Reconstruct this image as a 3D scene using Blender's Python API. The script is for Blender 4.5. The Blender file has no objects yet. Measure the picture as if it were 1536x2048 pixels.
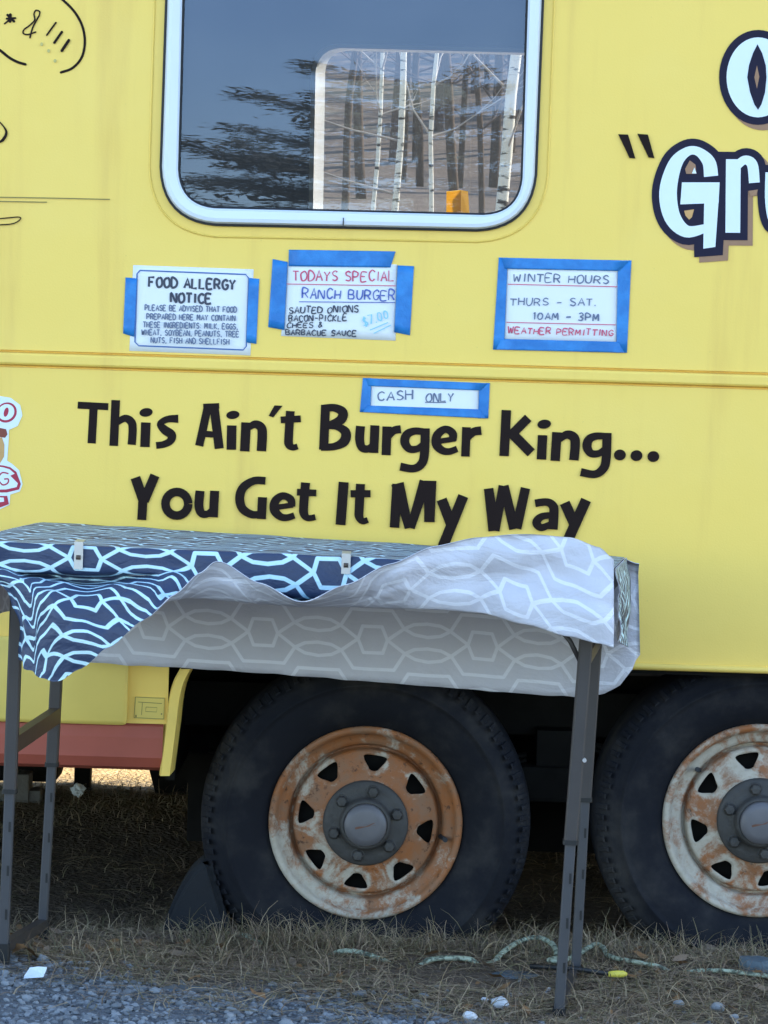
import bpy, bmesh, math, random
from math import radians, sin, cos, pi, sqrt, exp, atan2
from mathutils import Vector, Matrix, Euler, noise
random.seed(7)
S = bpy.context.scene
COL = S.collection

# ------------------------------------------------------------------ camera
F_PX, CAM_Y, CAM_Z = 6050.0, -6.5, 1.29
PITCH, ROLL = 2.44, 1.72
CM = Euler((radians(90 - PITCH), 0, 0)).to_matrix() @ Matrix.Rotation(radians(ROLL), 3, 'Z')
CO = Vector((0, CAM_Y, CAM_Z))
cd = bpy.data.cameras.new('camera')
cd.sensor_fit = 'VERTICAL'; cd.sensor_height = 36.0; cd.lens = 36.0 * F_PX / 2048.0
cd.clip_start = 0.1; cd.clip_end = 2000
cam = bpy.data.objects.new('camera', cd); COL.objects.link(cam)
cam.matrix_world = Matrix.Translation(CO) @ CM.to_4x4()
S.camera = cam

# ------------------------------------------------------------------ light
SUN_EL, SUN_AZ = 30.0, 60.0            # sun behind the trailer, to the right
w = bpy.data.worlds.new('World'); S.world = w; w.use_nodes = True
nt = w.node_tree; nt.nodes.clear()
sky = nt.nodes.new('ShaderNodeTexSky'); sky.sky_type = 'NISHITA'; sky.sun_disc = False
sky.sun_elevation = radians(SUN_EL); sky.sun_rotation = radians(SUN_AZ)
sky.air_density = 1.0; sky.dust_density = 0.3; sky.ozone_density = 1.5
bg = nt.nodes.new('ShaderNodeBackground'); bg.inputs['Strength'].default_value = 0.15
wo = nt.nodes.new('ShaderNodeOutputWorld')
nt.links.new(sky.outputs[0], bg.inputs[0]); nt.links.new(bg.outputs[0], wo.inputs[0])
sl = bpy.data.lights.new('sun', 'SUN'); sl.energy = 3.0; sl.angle = radians(0.5); sl.color = (1.0, .93, .82)
sun = bpy.data.objects.new('sun', sl); COL.objects.link(sun)
sd = Vector((sin(radians(SUN_AZ)) * cos(radians(SUN_EL)), cos(radians(SUN_AZ)) * cos(radians(SUN_EL)), sin(radians(SUN_EL))))
sun.rotation_euler = sd.to_track_quat('Z', 'Y').to_euler()
S.view_settings.view_transform = 'Standard'; S.view_settings.look = 'None'
S.view_settings.gamma = 1.0; S.view_settings.exposure = 2.08
S.cycles.max_bounces = 8; S.cycles.transparent_max_bounces = 12

# ------------------------------------------------------------------ measuring helpers
def ray(px, py):
    return CM @ Vector(((px - 768) / F_PX, -(py - 1024) / F_PX, -1.0))
def P(px, py, y=0.0):
    """world point seen at photo pixel (px,py) on the vertical plane Y=y"""
    d = ray(px, py); return CO + d * ((y - CAM_Y) / d.y)
def lerp(a, b, t): return a + (b - a) * t
def sm(a, b, x):
    t = min(1, max(0, (x - a) / (b - a))); return t * t * (3 - 2 * t)
def interp(tab, x):
    if x <= tab[0][0]: return tab[0][1]
    for (a, va), (b, vb) in zip(tab, tab[1:]):
        if x <= b:
            t = (x - a) / (b - a); t = t * t * (3 - 2 * t); return lerp(va, vb, t)
    return tab[-1][1]
GT = [(-60, .2), (-3, .17), (-1.1, .145), (-.7, .13), (-.3, .10), (-.02, .085), (.14, .045), (.3, .02), (1.4, .03), (2.1, .085), (3.2, .10), (8, .5), (30, 3.5), (65, 10.5), (120, 12), (900, 14)]
def zg(x, y):
    z = interp(GT, y)
    z -= .052 * max(-1.6, min(1.6, x + .25)) * sm(-.15, -.6, y) * (1 if y > -8 else 0.3)
    if -4 < y < 6 and abs(x) < 5:
        z += .012 * noise.noise(Vector((x * 4, y * 4, 1.3))) + .006 * noise.noise(Vector((x * 13, y * 13, 4.3)))
    elif y > 12:
        z += .5 * noise.noise(Vector((x * .12, y * .12, 2)))
    return z
def G(px, py, lift=0.0):
    """world point where the photo pixel meets the ground"""
    d = ray(px, py); t = 4.0
    while t < 14:
        p = CO + d * t
        if p.z < zg(p.x, p.y) + lift: return p
        t += .004
    return CO + d * 14

# ------------------------------------------------------------------ object helpers
def obj(name, bm, mat, parent=None, smooth=False):
    me = bpy.data.meshes.new(name)
    if isinstance(bm, bmesh.types.BMesh):
        bm.to_mesh(me); bm.free()
    else:
        me = bm
    for m in (mat if isinstance(mat, (list, tuple)) else [mat]): me.materials.append(m)
    if smooth:
        for p in me.polygons: p.use_smooth = True
    o = bpy.data.objects.new(name, me); COL.objects.link(o)
    if parent is not None: o.parent = parent
    return o
def tag(o, label, cat, group=None):
    o['label'] = label; o['category'] = cat
    if group: o['group'] = group
    return o
def thing(name, label, cat, group=None):
    o = bpy.data.objects.new(name, None); COL.objects.link(o); o.empty_display_size = .1
    return tag(o, label, cat, group)
def empty(name, parent):
    o = bpy.data.objects.new(name, None); COL.objects.link(o); o.parent = parent; o.empty_display_size = .1; return o
def struct(o, kind='structure'):
    o['kind'] = kind; return o
def rebase(root, base):
    """put the Empty of a thing at its base, leaving its parts where they are"""
    root.location = base
    for c in root.children: c.matrix_parent_inverse = Matrix.Translation(-Vector(base))

def box(bm, x0, x1, y0, y1, z0, z1, bev=0.0, mi=0):
    r = bmesh.ops.create_cube(bm, size=1.0)
    for v in r['verts']:
        v.co = Vector((lerp(x0, x1, v.co.x + .5), lerp(y0, y1, v.co.y + .5), lerp(z0, z1, v.co.z + .5)))
    fs = set(f for v in r['verts'] for f in v.link_faces)
    if bev > 0:
        es = list(set(e for f in fs for e in f.edges))
        rr = bmesh.ops.bevel(bm, geom=es, offset=bev, segments=2, profile=.6, affect='EDGES')
        fs = set(rr['faces']) | set(f for f in fs if f.is_valid)
    for f in fs:
        if f.is_valid: f.material_index = mi
def hull8(bm, pts, mi=0):
    """box from 8 points: 4 bottom (ccw) then 4 top"""
    v = [bm.verts.new(p) for p in pts]
    for q in ((3, 2, 1, 0), (4, 5, 6, 7), (0, 1, 5, 4), (1, 2, 6, 5), (2, 3, 7, 6), (3, 0, 4, 7)):
        f = bm.faces.new([v[i] for i in q]); f.material_index = mi
def tube(bm, pts, rad, n=10, caps=True, mi=0, flat=1.0):
    pts = [Vector(p) for p in pts]
    if not isinstance(rad, (list, tuple)): rad = [rad] * len(pts)
    rings = []; up = None
    for i, p in enumerate(pts):
        d = (pts[min(i + 1, len(pts) - 1)] - pts[max(i - 1, 0)]).normalized()
        if up is None:
            up = Vector((0, 0, 1)) if abs(d.z) < .9 else Vector((0, 1, 0))
        a = d.cross(up).normalized(); up = a.cross(d).normalized()
        rings.append([bm.verts.new(p + (a * cos(2 * pi * k / n) + up * sin(2 * pi * k / n) * flat) * rad[i]) for k in range(n)])
    for A, B in zip(rings, rings[1:]):
        for k in range(n):
            f = bm.faces.new((A[k], A[(k + 1) % n], B[(k + 1) % n], B[k])); f.material_index = mi; f.smooth = True
    if caps:
        f = bm.faces.new(rings[0][::-1]); f.material_index = mi
        f = bm.faces.new(rings[-1]); f.material_index = mi
def sqtube(bm, a, b, wx, wy, mi=0):
    """rectangular tube from a to b (near vertical)"""
    a, b = Vector(a), Vector(b)
    c = wx * .25
    prof = [(-wx + c, -wy), (wx - c, -wy), (wx, -wy + c), (wx, wy - c), (wx - c, wy), (-wx + c, wy), (-wx, wy - c), (-wx, -wy + c)]
    A = [bm.verts.new(a + Vector((x, y, 0))) for x, y in prof]; B = [bm.verts.new(b + Vector((x, y, 0))) for x, y in prof]
    for k in range(8):
        f = bm.faces.new((A[k], A[(k + 1) % 8], B[(k + 1) % 8], B[k])); f.material_index = mi
    bm.faces.new(A[::-1]).material_index = mi; bm.faces.new(B).material_index = mi
def lathe(bm, prof, c, n=64, closed=False, mi=0):
    """profile [(r, y)] spun about the Y axis through c"""
    rings = []
    for r, y in prof:
        rings.append([bm.verts.new((c[0] + r * cos(2 * pi * k / n), c[1] + y, c[2] + r * sin(2 * pi * k / n))) for k in range(n)])
    pairs = list(zip(rings, rings[1:])) + ([(rings[-1], rings[0])] if closed else [])
    for A, B in pairs:
        for k in range(n):
            f = bm.faces.new((A[k], A[(k + 1) % n], B[(k + 1) % n], B[k])); f.smooth = True; f.material_index = mi
    return rings
def smooth_path(pts, n=8):
    """Catmull-Rom through tuples of any length"""
    if len(pts) < 3: return [tuple(p) for p in pts]
    out = []
    for i in range(len(pts) - 1):
        p0 = pts[max(i - 1, 0)]; p1 = pts[i]; p2 = pts[i + 1]; p3 = pts[min(i + 2, len(pts) - 1)]
        for k in range(n):
            t = k / n
            out.append(tuple(.5 * (2 * b + (c - a) * t + (2 * a - 5 * b + 4 * c - d) * t * t + (3 * b - a - 3 * c + d) * t ** 3)
                             for a, b, c, d in zip(p0, p1, p2, p3)))
    out.append(tuple(pts[-1])); return out
class Ink:
    """flat painted shapes on a vertical plane; every shape a hair above the one before"""
    def __init__(s, y, mat_step=.00006):
        s.bm = bmesh.new(); s.y = y; s.st = mat_step; s.k = 0
    def poly(s, pts, mi=0):
        s.k += 1; y = s.y - s.k * s.st
        f = s.bm.faces.new([s.bm.verts.new(P(a, b, y)) for a, b in pts]); f.material_index = mi
        f.normal_update()
        if f.normal.y > 0: f.normal_flip()
        if len(pts) > 4: bmesh.ops.triangulate(s.bm, faces=[f])
    def stroke(s, pts, wd, mi=0, curve=False, cap=False, grow=0, off=(0, 0)):
        s.k += 1; y = s.y - s.k * s.st
        p3 = [(p[0] + off[0], p[1] + off[1], (p[2] if len(p) > 2 else wd) + grow) for p in pts]
        if curve: p3 = smooth_path(p3, 6)
        if cap or grow:
            e = .5 if cap else 0
            (ax, ay, aw), (bx, by, bw) = p3[0], p3[1]; l = math.hypot(bx - ax, by - ay) or 1
            q = (grow / 2) / l; p3[0] = (ax - (bx - ax) * q, ay - (by - ay) * q, aw)
            (ax, ay, aw), (bx, by, bw) = p3[-1], p3[-2]; l = math.hypot(bx - ax, by - ay) or 1
            q = (grow / 2) / l; p3[-1] = (ax - (bx - ax) * q, ay - (by - ay) * q, aw)
        L, R = [], []
        n = len(p3)
        for i in range(n):
            x0, y0, _ = p3[max(i - 1, 0)]; x1, y1, _ = p3[min(i + 1, n - 1)]
            dx, dy = x1 - x0, y1 - y0; l = math.hypot(dx, dy) or 1e-6; nx, ny = -dy / l, dx / l
            hw = p3[i][2] / 2
            L.append((p3[i][0] + nx * hw, p3[i][1] + ny * hw)); R.append((p3[i][0] - nx * hw, p3[i][1] - ny * hw))
        VL = [s.bm.verts.new(P(a, b, y)) for a, b in L]; VR = [s.bm.verts.new(P(a, b, y)) for a, b in R]
        for i in range(n - 1):
            f = s.bm.faces.new((VL[i], VL[i + 1], VR[i + 1], VR[i])); f.material_index = mi
            f.normal_update()
            if f.normal.y > 0: f.normal_flip()
        if cap:
            for q in (p3[0], p3[-1]): s.ell(q[0], q[1], q[2] / 2, q[2] / 2, mi, n=10)
    def ell(s, cx, cy, rx, ry, mi=0, rot=0, n=28):
        c, si = cos(radians(rot)), sin(radians(rot))
        s.poly([(cx + rx * cos(2 * pi * k / n) * c - ry * sin(2 * pi * k / n) * si, cy + rx * cos(2 * pi * k / n) * si + ry * sin(2 * pi * k / n) * c) for k in range(n)], mi)
    def ring(s, cx, cy, rx, ry, wd, mi=0, rot=0):
        c, si = cos(radians(rot)), sin(radians(rot))
        s.stroke([(cx + rx * cos(2 * pi * k / 28) * c - ry * sin(2 * pi * k / 28) * si, cy + rx * cos(2 * pi * k / 28) * si + ry * sin(2 * pi * k / 28) * c) for k in range(29)], wd, mi)

# ------------------------------------------------------------------ materials
class N:
    def __init__(s, name):
        s.m = bpy.data.materials.new(name); s.m.use_nodes = True; s.t = s.m.node_tree; s.t.nodes.clear()
        s.out = s.new('ShaderNodeOutputMaterial'); s.b = s.new('ShaderNodeBsdfPrincipled'); s.link(s.b.outputs[0], s.out.inputs[0])
    def new(s, t, **k):
        n = s.t.nodes.new(t)
        for a, b in k.items(): setattr(n, a, b)
        return n
    def link(s, a, b): s.t.links.new(a, b)
    def val(s, sock, v):
        if hasattr(v, 'is_output') or isinstance(v, bpy.types.NodeSocket): s.link(v, sock)
        else: sock.default_value = v
    def math(s, op, a, b=0.0, c=0.0):
        n = s.new('ShaderNodeMath', operation=op)
        for i, v in enumerate((a, b, c)): s.val(n.inputs[i], v)
        return n.outputs[0]
    def mix(s, fac, a, b):
        n = s.new('ShaderNodeMix', data_type='RGBA'); s.val(n.inputs[0], fac)
        for sock, v in ((n.inputs[6], a), (n.inputs[7], b)):
            if isinstance(v, tuple): sock.default_value = (*v[:3], 1)
            else: s.link(v, sock)
        return n.outputs[2]
    def coord(s, kind='Object', scale=(1, 1, 1), loc=(0, 0, 0)):
        tc = s.new('ShaderNodeTexCoord'); mp = s.new('ShaderNodeMapping')
        mp.inputs['Scale'].default_value = scale; mp.inputs['Location'].default_value = loc
        s.link(tc.outputs[kind], mp.inputs[0]); return mp.outputs[0]
    def noise(s, vec, scale, detail=4, rough=.55, dist=0):
        n = s.new('ShaderNodeTexNoise'); s.link(vec, n.inputs['Vector'])
        n.inputs['Scale'].default_value = scale; n.inputs['Detail'].default_value = detail; n.inputs['Roughness'].default_value = rough
        n.inputs['Distortion'].default_value = dist
        return n.outputs[0]
    def ramp(s, v, a, b):
        n = s.new('ShaderNodeMapRange', clamp=True); n.interpolation_type = 'SMOOTHSTEP'; s.link(v, n.inputs[0]); n.inputs[1].default_value = a; n.inputs[2].default_value = b
        return n.outputs[0]
    def bump(s, h, strength, dist=.01):
        n = s.new('ShaderNodeBump'); n.inputs['Strength'].default_value = strength; n.inputs['Distance'].default_value = dist
        s.link(h, n.inputs['Height']); s.link(n.outputs[0], s.b.inputs['Normal'])
    def base(s, c):
        if isinstance(c, tuple): s.b.inputs['Base Color'].default_value = (*c[:3], 1)
        else: s.link(c, s.b.inputs['Base Color'])
    def set(s, rough=.5, metal=0, spec=.5):
        s.b.inputs['Roughness'].default_value = rough; s.b.inputs['Metallic'].default_value = metal
        s.b.inputs['Specular IOR Level'].default_value = spec
        return s.m
def plain(name, c, rough=.6, metal=0, var=.18, scale=40, bump=0.0, spec=.4):
    n = N(name); v = n.coord()
    f = n.noise(v, scale)
    n.base(n.mix(f, tuple(x * (1 - var) for x in c), tuple(min(1, x * (1 + var)) for x in c)))
    if bump: n.bump(n.noise(v, scale * 2), bump)
    return n.set(rough, metal, spec)

def yellow_paint():
    n = N('yellow_paint'); v = n.coord()
    streak = n.ramp(n.noise(n.coord(scale=(9, 1, .8)), 1.0, 5, .6), .52, .8)
    blot = n.ramp(n.noise(v, 2.2, 5, .6), .45, .75)
    speck = n.ramp(n.noise(v, 120, 2, .5), .70, .78)
    c = n.mix(n.math('MULTIPLY', streak, .8), (.90, .625, .13), (.74, .47, .10))
    c = n.mix(n.math('MULTIPLY', blot, .35), c, (.90, .65, .17))
    c = n.mix(n.math('MULTIPLY', speck, .22), c, (.45, .36, .10))
    n.base(c)
    h = n.math('ADD', n.math('MULTIPLY', n.noise(v, 260, 2), .12), n.math('MULTIPLY', n.noise(v, 3.5, 3), 1.6))
    n.bump(h, .3, .008)
    return n.set(.42, 0, .4)
M = {}
M['yellow'] = yellow_paint()
M['hatch_yellow'] = plain('deep_yellow_paint', (.74, .56, .13), .5, var=.06, scale=14)
M['yellow_trim'] = plain('yellow_trim_paint', (.90, .63, .14), .45, var=.06, scale=14)
M['red'] = plain('faded_red_paint', (.36, .085, .055), .55, var=.15, scale=12)
M['ink'] = plain('dark_brown_vinyl', (.016, .0085, .0075), .65, var=.2, scale=30, spec=.12)
M['navy'] = plain('navy_vinyl', (.017, .015, .035), .6, var=.15, spec=.15)
M['white_vinyl'] = plain('white_vinyl', (.72, .80, .84), .4, var=.03)
M['tan_vinyl'] = plain('tan_vinyl', (.33, .18, .10), .5, var=.1)
M['crimson'] = plain('crimson_vinyl', (.40, .022, .055), .5, var=.1)
M['rust_vinyl'] = plain('brown_vinyl', (.22, .05, .03), .5, var=.1)
M['skin_vinyl'] = plain('buff_vinyl', (.58, .33, .12), .5, var=.1)
M['olive'] = plain('faded_olive_ink', (.24, .20, .06), .6, var=.1)
M['pale_olive'] = plain('faded_pale_ink', (.52, .45, .15), .6, var=.1)
M['frame'] = plain('white_window_frame', (.70, .745, .80), .4, var=.04, scale=8)
M['rubber'] = plain('black_rubber', (.022, .023, .026), .7, var=.2)
M['jamb'] = plain('cream_jamb', (.78, .72, .60), .5, var=.05)
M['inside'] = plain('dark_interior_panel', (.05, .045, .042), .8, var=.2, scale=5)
M['chassis'] = plain('black_chassis', (.010, .0095, .009), .85, var=.5, scale=18, spec=.1)
M['paper'] = plain('white_paper', (.78, .80, .80), .7, var=.02)
M['red_pen'] = plain('red_marker', (.60, .10, .17), .7, var=.1)
M['blue_pen'] = plain('blue_marker', (.09, .13, .40), .7, var=.1)
M['black_pen'] = plain('black_marker', (.06, .065, .09), .7, var=.1)
M['grey_pen'] = plain('grey_marker', (.15, .18, .26), .7, var=.1)
M['cyan_pen'] = plain('cyan_marker', (.28, .58, .66), .7, var=.1)
M['print_blue'] = plain('blue_print', (.05, .13, .36), .6, var=.1)
def tape():
    n = N('blue_painters_tape'); v = n.coord()
    f = n.noise(n.coord(scale=(1, 1, 1)), 22, 4)
    n.base(n.mix(n.ramp(f, .35, .7), (.016, .165, .47), (.03, .24, .60))); n.bump(n.noise(v, 45, 4, .6, .6), .5, .004); return n.set(.45, 0, .4)
M['tape'] = tape()
def glass(name, fac, tint, wave, through, veil=0.0):
    n = N(name); n.t.nodes.remove(n.b)
    v = n.coord(scale=(.5, 1, 3.0))
    bp = n.new('ShaderNodeBump'); bp.inputs['Strength'].default_value = wave; bp.inputs['Distance'].default_value = .01
    n.link(n.noise(v, 2.6, 2, .5), bp.inputs['Height'])
    gl = n.new('ShaderNodeBsdfGlossy'); gl.inputs['Roughness'].default_value = 0.0; gl.inputs['Color'].default_value = (*tint, 1)
    n.link(bp.outputs[0], gl.inputs['Normal'])
    tr = n.new('ShaderNodeBsdfTransparent'); tr.inputs['Color'].default_value = (*through, 1)
    df = n.new('ShaderNodeBsdfDiffuse'); df.inputs['Color'].default_value = (.75, .74, .72, 1)
    dm = n.new('ShaderNodeMixShader'); n.link(n.math('ADD', n.math('MULTIPLY', n.ramp(n.noise(n.coord(), 4, 5, .6), .3, .8), veil * .6), veil * .7), dm.inputs[0])  # haze painted into the glass as a thin diffuse veil
    mx = n.new('ShaderNodeMixShader'); mx.inputs[0].default_value = fac
    n.link(tr.outputs[0], dm.inputs[1]); n.link(df.outputs[0], dm.inputs[2]); n.link(dm.outputs[0], mx.inputs[1]); n.link(gl.outputs[0], mx.inputs[2]); n.link(mx.outputs[0], n.out.inputs[0])
    return n.m
M['glass'] = glass('window_glass', .085, (.46, .60, .95), .013, (.70, .68, .64), .045)
M['glass_far'] = glass('far_window_glass', .05, (1, 1, 1), .0, (.8, .8, .8), .10)
def rusty(name, lo, hi, seed, c, ph, top):
    n = N(name); v = n.coord(loc=(seed, seed * 2, seed)); sp = n.new('ShaderNodeSeparateXYZ'); n.link(n.coord(loc=(-c.x, 0, -c.z)), sp.inputs[0])
    X, Zc = sp.outputs[0], sp.outputs[2]
    r = n.math('SQRT', n.math('ADD', n.math('MULTIPLY', X, X), n.math('MULTIPLY', Zc, Zc)))
    st_ = pi / 4
    t = n.math('SUBTRACT', n.math('FLOORED_MODULO', n.math('ADD', n.math('SUBTRACT', n.math('ARCTAN2', Zc, X), radians(90 + ph)), st_ / 2), st_), st_ / 2)
    dx = n.math('SUBTRACT', r, .133); dt = n.math('MULTIPLY', t, r)
    hd = n.math('SQRT', n.math('ADD', n.math('MULTIPLY', dx, dx), n.math('MULTIPLY', dt, dt)))
    edge = n.math('SUBTRACT', 1.0, n.ramp(hd, .026, .036))                    # paint holds round the openings
    flange = n.ramp(r, .158, .172)
    a = n.noise(v, 9, 6, .66, .7); b = n.noise(v, 46, 5, .65); k = n.noise(n.coord(scale=(30, 30, 30), loc=(seed, 1, 2)), 4.2, 4, .6, 1.0)
    f = n.math('ADD', n.math('ADD', a, n.math('MULTIPLY', b, .20)), n.math('MULTIPLY', k, .18))
    f = n.math('SUBTRACT', f, n.math('MULTIPLY', edge, .10)); f = n.math('SUBTRACT', f, n.math('MULTIPLY', flange, .035))
    f = n.math('ADD', f, n.math('MULTIPLY', n.math('ADD', Zc, n.math('MULTIPLY', X, .5)), top))
    m = n.ramp(f, lo, hi)
    paint = n.mix(n.noise(v, 70, 4), (.31, .265, .205), (.54, .49, .41))
    rust = n.mix(n.ramp(n.noise(v, 17, 6, .7), .34, .66), (.30, .105, .032), (.24, .125, .068))
    rust = n.mix(n.ramp(n.noise(v, 60, 4, .7), .56, .70), rust, (.085, .036, .018))
    n.base(n.mix(m, paint, rust)); n.bump(n.math('ADD', n.noise(v, 75, 5, .7), n.math('MULTIPLY', m, .35)), .4, .003)
    n.set(.6, .0, .35); return n.m
WC = [(P(731, 1645.5, .075), 'rust_a'), (P(1518.5, 1641, .075), 'rust_b')]
M['rust_a'] = rusty('rusty_white_steel', .50, .66, 3.1, WC[0][0], -7, .42)
M['rust_b'] = rusty('peeling_white_steel', .56, .74, 8.7, WC[1][0], 12, .2)
M['hub'] = plain('grey_iron_hub', (.058, .055, .053), .65, .2, var=.35, scale=30, bump=.3)
M['cap'] = plain('dull_hub_cap', (.13, .125, .135), .5, .3, var=.2, scale=25)
M['cap_rust'] = plain('rust_streak', (.13, .06, .04), .7, var=.3)
def tyre_mat():
    n = N('dusty_tyre_rubber'); v = n.coord()
    f = n.ramp(n.noise(v, 9, 5, .6), .4, .75)
    n.base(n.mix(f, (.0110, .0118, .0160), (.036, .034, .034))); n.bump(n.noise(v, 70, 4), .25, .004)
    return n.set(.8, 0, .12)
M['tyre'] = tyre_mat()
M['leg'] = plain('bronze_steel_leg', (.050, .043, .041), .5, .1, var=.15, scale=20)
M['leg_low'] = plain('grey_steel_leg', (.056, .055, .060), .5, .1, var=.15, scale=20)
M['collar'] = plain('black_plastic', (.012, .012, .013), .5)
M['brace'] = plain('brown_steel_brace', (.085, .058, .042), .5, .2, var=.2)
M['plastic'] = plain('white_table_plastic', (.6, .6, .58), .5, var=.04)
M['clip'] = plain('silver_clip', (.45, .46, .48), .3, .6, var=.15)
def cloth_mat(name, base, line, lam, h, wd, contrast_noise, rough):
    n = N(name)
    uv = n.new('ShaderNodeUVMap'); sx = n.new('ShaderNodeSeparateXYZ'); n.link(uv.outputs[0], sx.inputs[0])
    U, V = sx.outputs[0], sx.outputs[1]
    SEG = [((.031, 0), (.0205, .0275)), ((.0205, .0275), (0, .0275)), ((.031, 0), (.067, .026)), ((.067, .026), (.043, .062)), ((.043, .062), (0, .062)),
           ((.067, .026), (.088, .0365)), ((.088, .0365), (.116, .040)), ((.067, .026), (.088, .0155)), ((.088, .0155), (.116, .012))]
    res = None
    def vm(op, x, y=None, out=0):
        q = n.new('ShaderNodeVectorMath', operation=op)
        for i, t in enumerate((x, y)):
            if t is None: continue
            if isinstance(t, tuple): q.inputs[i].default_value = t
            else: n.link(t, q.inputs[i])
        return q.outputs[out]
    for p in (0, 1):
        u = n.math('ABSOLUTE', n.math('SUBTRACT', n.math('FLOORED_MODULO', n.math('ADD', U, lam * .5 * p + lam * .5), lam), lam * .5))
        v = n.math('ABSOLUTE', n.math('SUBTRACT', n.math('FLOORED_MODULO', n.math('ADD', V, h * p + h), 2 * h), h))
        cb = n.new('ShaderNodeCombineXYZ'); n.link(u, cb.inputs[0]); n.link(v, cb.inputs[1])
        for (ax, ay), (bx, by) in SEG:
            pa = vm('SUBTRACT', cb.outputs[0], (ax, ay, 0)); l2 = (bx - ax) ** 2 + (by - ay) ** 2
            hh = vm('DOT_PRODUCT', pa, ((bx - ax) / l2, (by - ay) / l2, 0), 1)
            cl = n.new('ShaderNodeClamp'); n.link(hh, cl.inputs[0])
            sc = n.new('ShaderNodeVectorMath', operation='SCALE'); sc.inputs[0].default_value = (bx - ax, by - ay, 0); n.link(cl.outputs[0], sc.inputs[3])
            d = vm('LENGTH', vm('SUBTRACT', pa, sc.outputs[0]), None, 1)
            res = d if res is None else n.math('MINIMUM', res, d)
    res = n.math('SUBTRACT', 1.0, n.ramp(res, wd * .8, wd * 1.15))
    f = n.noise(n.coord(), 9, 4)
    b = n.mix(f, tuple(x * (1 - contrast_noise) for x in base), tuple(x * (1 + contrast_noise) for x in base))
    n.base(n.mix(res, b, line))
    n.bump(n.math('ADD', n.noise(n.coord(), 26, 5, .6, .4), n.math('MULTIPLY', n.noise(n.coord(scale=(1, 1, 2.2)), 7, 4, .6, 1.5), 2.0)), .35, .010)
    return n.set(rough, 0, .45)
LAM, HH, WD = .232, .130, .0042
M['cloth_top'] = cloth_mat('blue_trellis_vinyl', (.030, .046, .098), (.56, .78, .86), LAM, HH, WD, .18, .5)
M['cloth_under'] = cloth_mat('grey_cloth_underside', (.54, .535, .585), (.70, .705, .76), LAM, HH, .0036, .12, .7)
def ground_mat():
    n = N('ground_soil_and_gravel'); v = n.coord()
    geo = n.new('ShaderNodeNewGeometry'); sp = n.new('ShaderNodeSeparateXYZ'); n.link(geo.outputs['Position'], sp.inputs[0])
    edge = n.math('ADD', sp.outputs[1], n.math('MULTIPLY', n.math('SUBTRACT', n.noise(v, 3.2, 4), .5), .5))
    edge = n.math('ADD', edge, n.math('MULTIPLY', sp.outputs[0], .20))
    grav = n.math('SUBTRACT', 1.0, n.ramp(edge, -.98, -.74))
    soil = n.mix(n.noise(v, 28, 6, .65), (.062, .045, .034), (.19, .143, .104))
    litter = n.mix(n.noise(v, 6, 6, .7), (.18, .11, .045), (.58, .44, .22))  # leaf litter, its colour lightened to strengthen the sunlit patch
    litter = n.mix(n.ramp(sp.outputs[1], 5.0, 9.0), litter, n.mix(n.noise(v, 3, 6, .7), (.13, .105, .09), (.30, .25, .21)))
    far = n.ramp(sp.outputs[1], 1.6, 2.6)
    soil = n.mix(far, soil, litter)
    vor = n.new('ShaderNodeTexVoronoi'); n.link(v, vor.inputs['Vector']); vor.inputs['Scale'].default_value = 70
    sc = n.mix(n.noise(v, 60, 3), (.08, .085, .092), (.19, .198, .21))
    n.base(n.mix(grav, soil, sc))
    n.bump(n.math('ADD', vor.outputs['Distance'], n.noise(v, 120, 4)), .8, .012)
    return n.set(.9, 0, .2)
M['ground'] = ground_mat()
for k, c in (('straw', (.33, .245, .15)), ('brown_grass', (.19, .132, .09)), ('olive_grass', (.155, .128, .066))):
    M[k] = plain('dead_grass_' + k, c, .8, var=.35, scale=25)
for k, c in (('stone_a', (.15, .158, .168)), ('stone_b', (.22, .23, .242)), ('stone_c', (.10, .105, .112))):
    M[k] = plain('gravel_' + k, c, .8, var=.25, scale=60)
M['white_stone'] = plain('white_quartz', (.55, .56, .58), .7, var=.2, scale=60, bump=.3)
M['slab'] = plain('blue_grey_slate', (.085, .115, .14), .75, var=.35, scale=30, bump=.3)
M['concrete'] = plain('grey_concrete', (.16, .15, .14), .9, var=.2, scale=40, bump=.4)
M['chock'] = plain('dark_rubber_chock', (.011, .0125, .016), .9, var=.2, scale=20, bump=.2)
M['white_plastic'] = plain('white_scrap', (.75, .80, .85), .5, var=.05)
def rope_mat():
    n = N('pale_green_rope'); v = n.coord()
    n.base(n.mix(n.ramp(n.noise(v, 75, 3), .46, .62), (.34, .38, .28), (.08, .09, .065))); return n.set(.6, 0, .4)
M['rope'] = rope_mat()
M['yellow_plastic'] = plain('yellow_plastic', (.68, .56, .08), .4, var=.08)
M['leaf'] = plain('dry_leaf', (.20, .105, .045), .7, var=.3, scale=50)
def birch_mat():
    n = N('birch_bark'); v = n.coord(scale=(6, 6, 22))
    n.base(n.mix(n.ramp(n.noise(v, 1.0, 4, .6), .54, .64), (.80, .76, .66), (.07, .055, .045))); return n.set(.7, 0, .3)
M['birch'] = birch_mat()
M['bark'] = plain('brown_bark', (.12, .085, .06), .9, var=.3, scale=12)
M['pale_twig'] = plain('pale_twigs', (.42, .37, .33), .9, var=.25, scale=5)
M['twig'] = plain('grey_twigs', (.17, .125, .10), .9, var=.25, scale=5)
M['needles'] = plain('pine_needles', (.22, .18, .11), .8, var=.3, scale=3)
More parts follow.
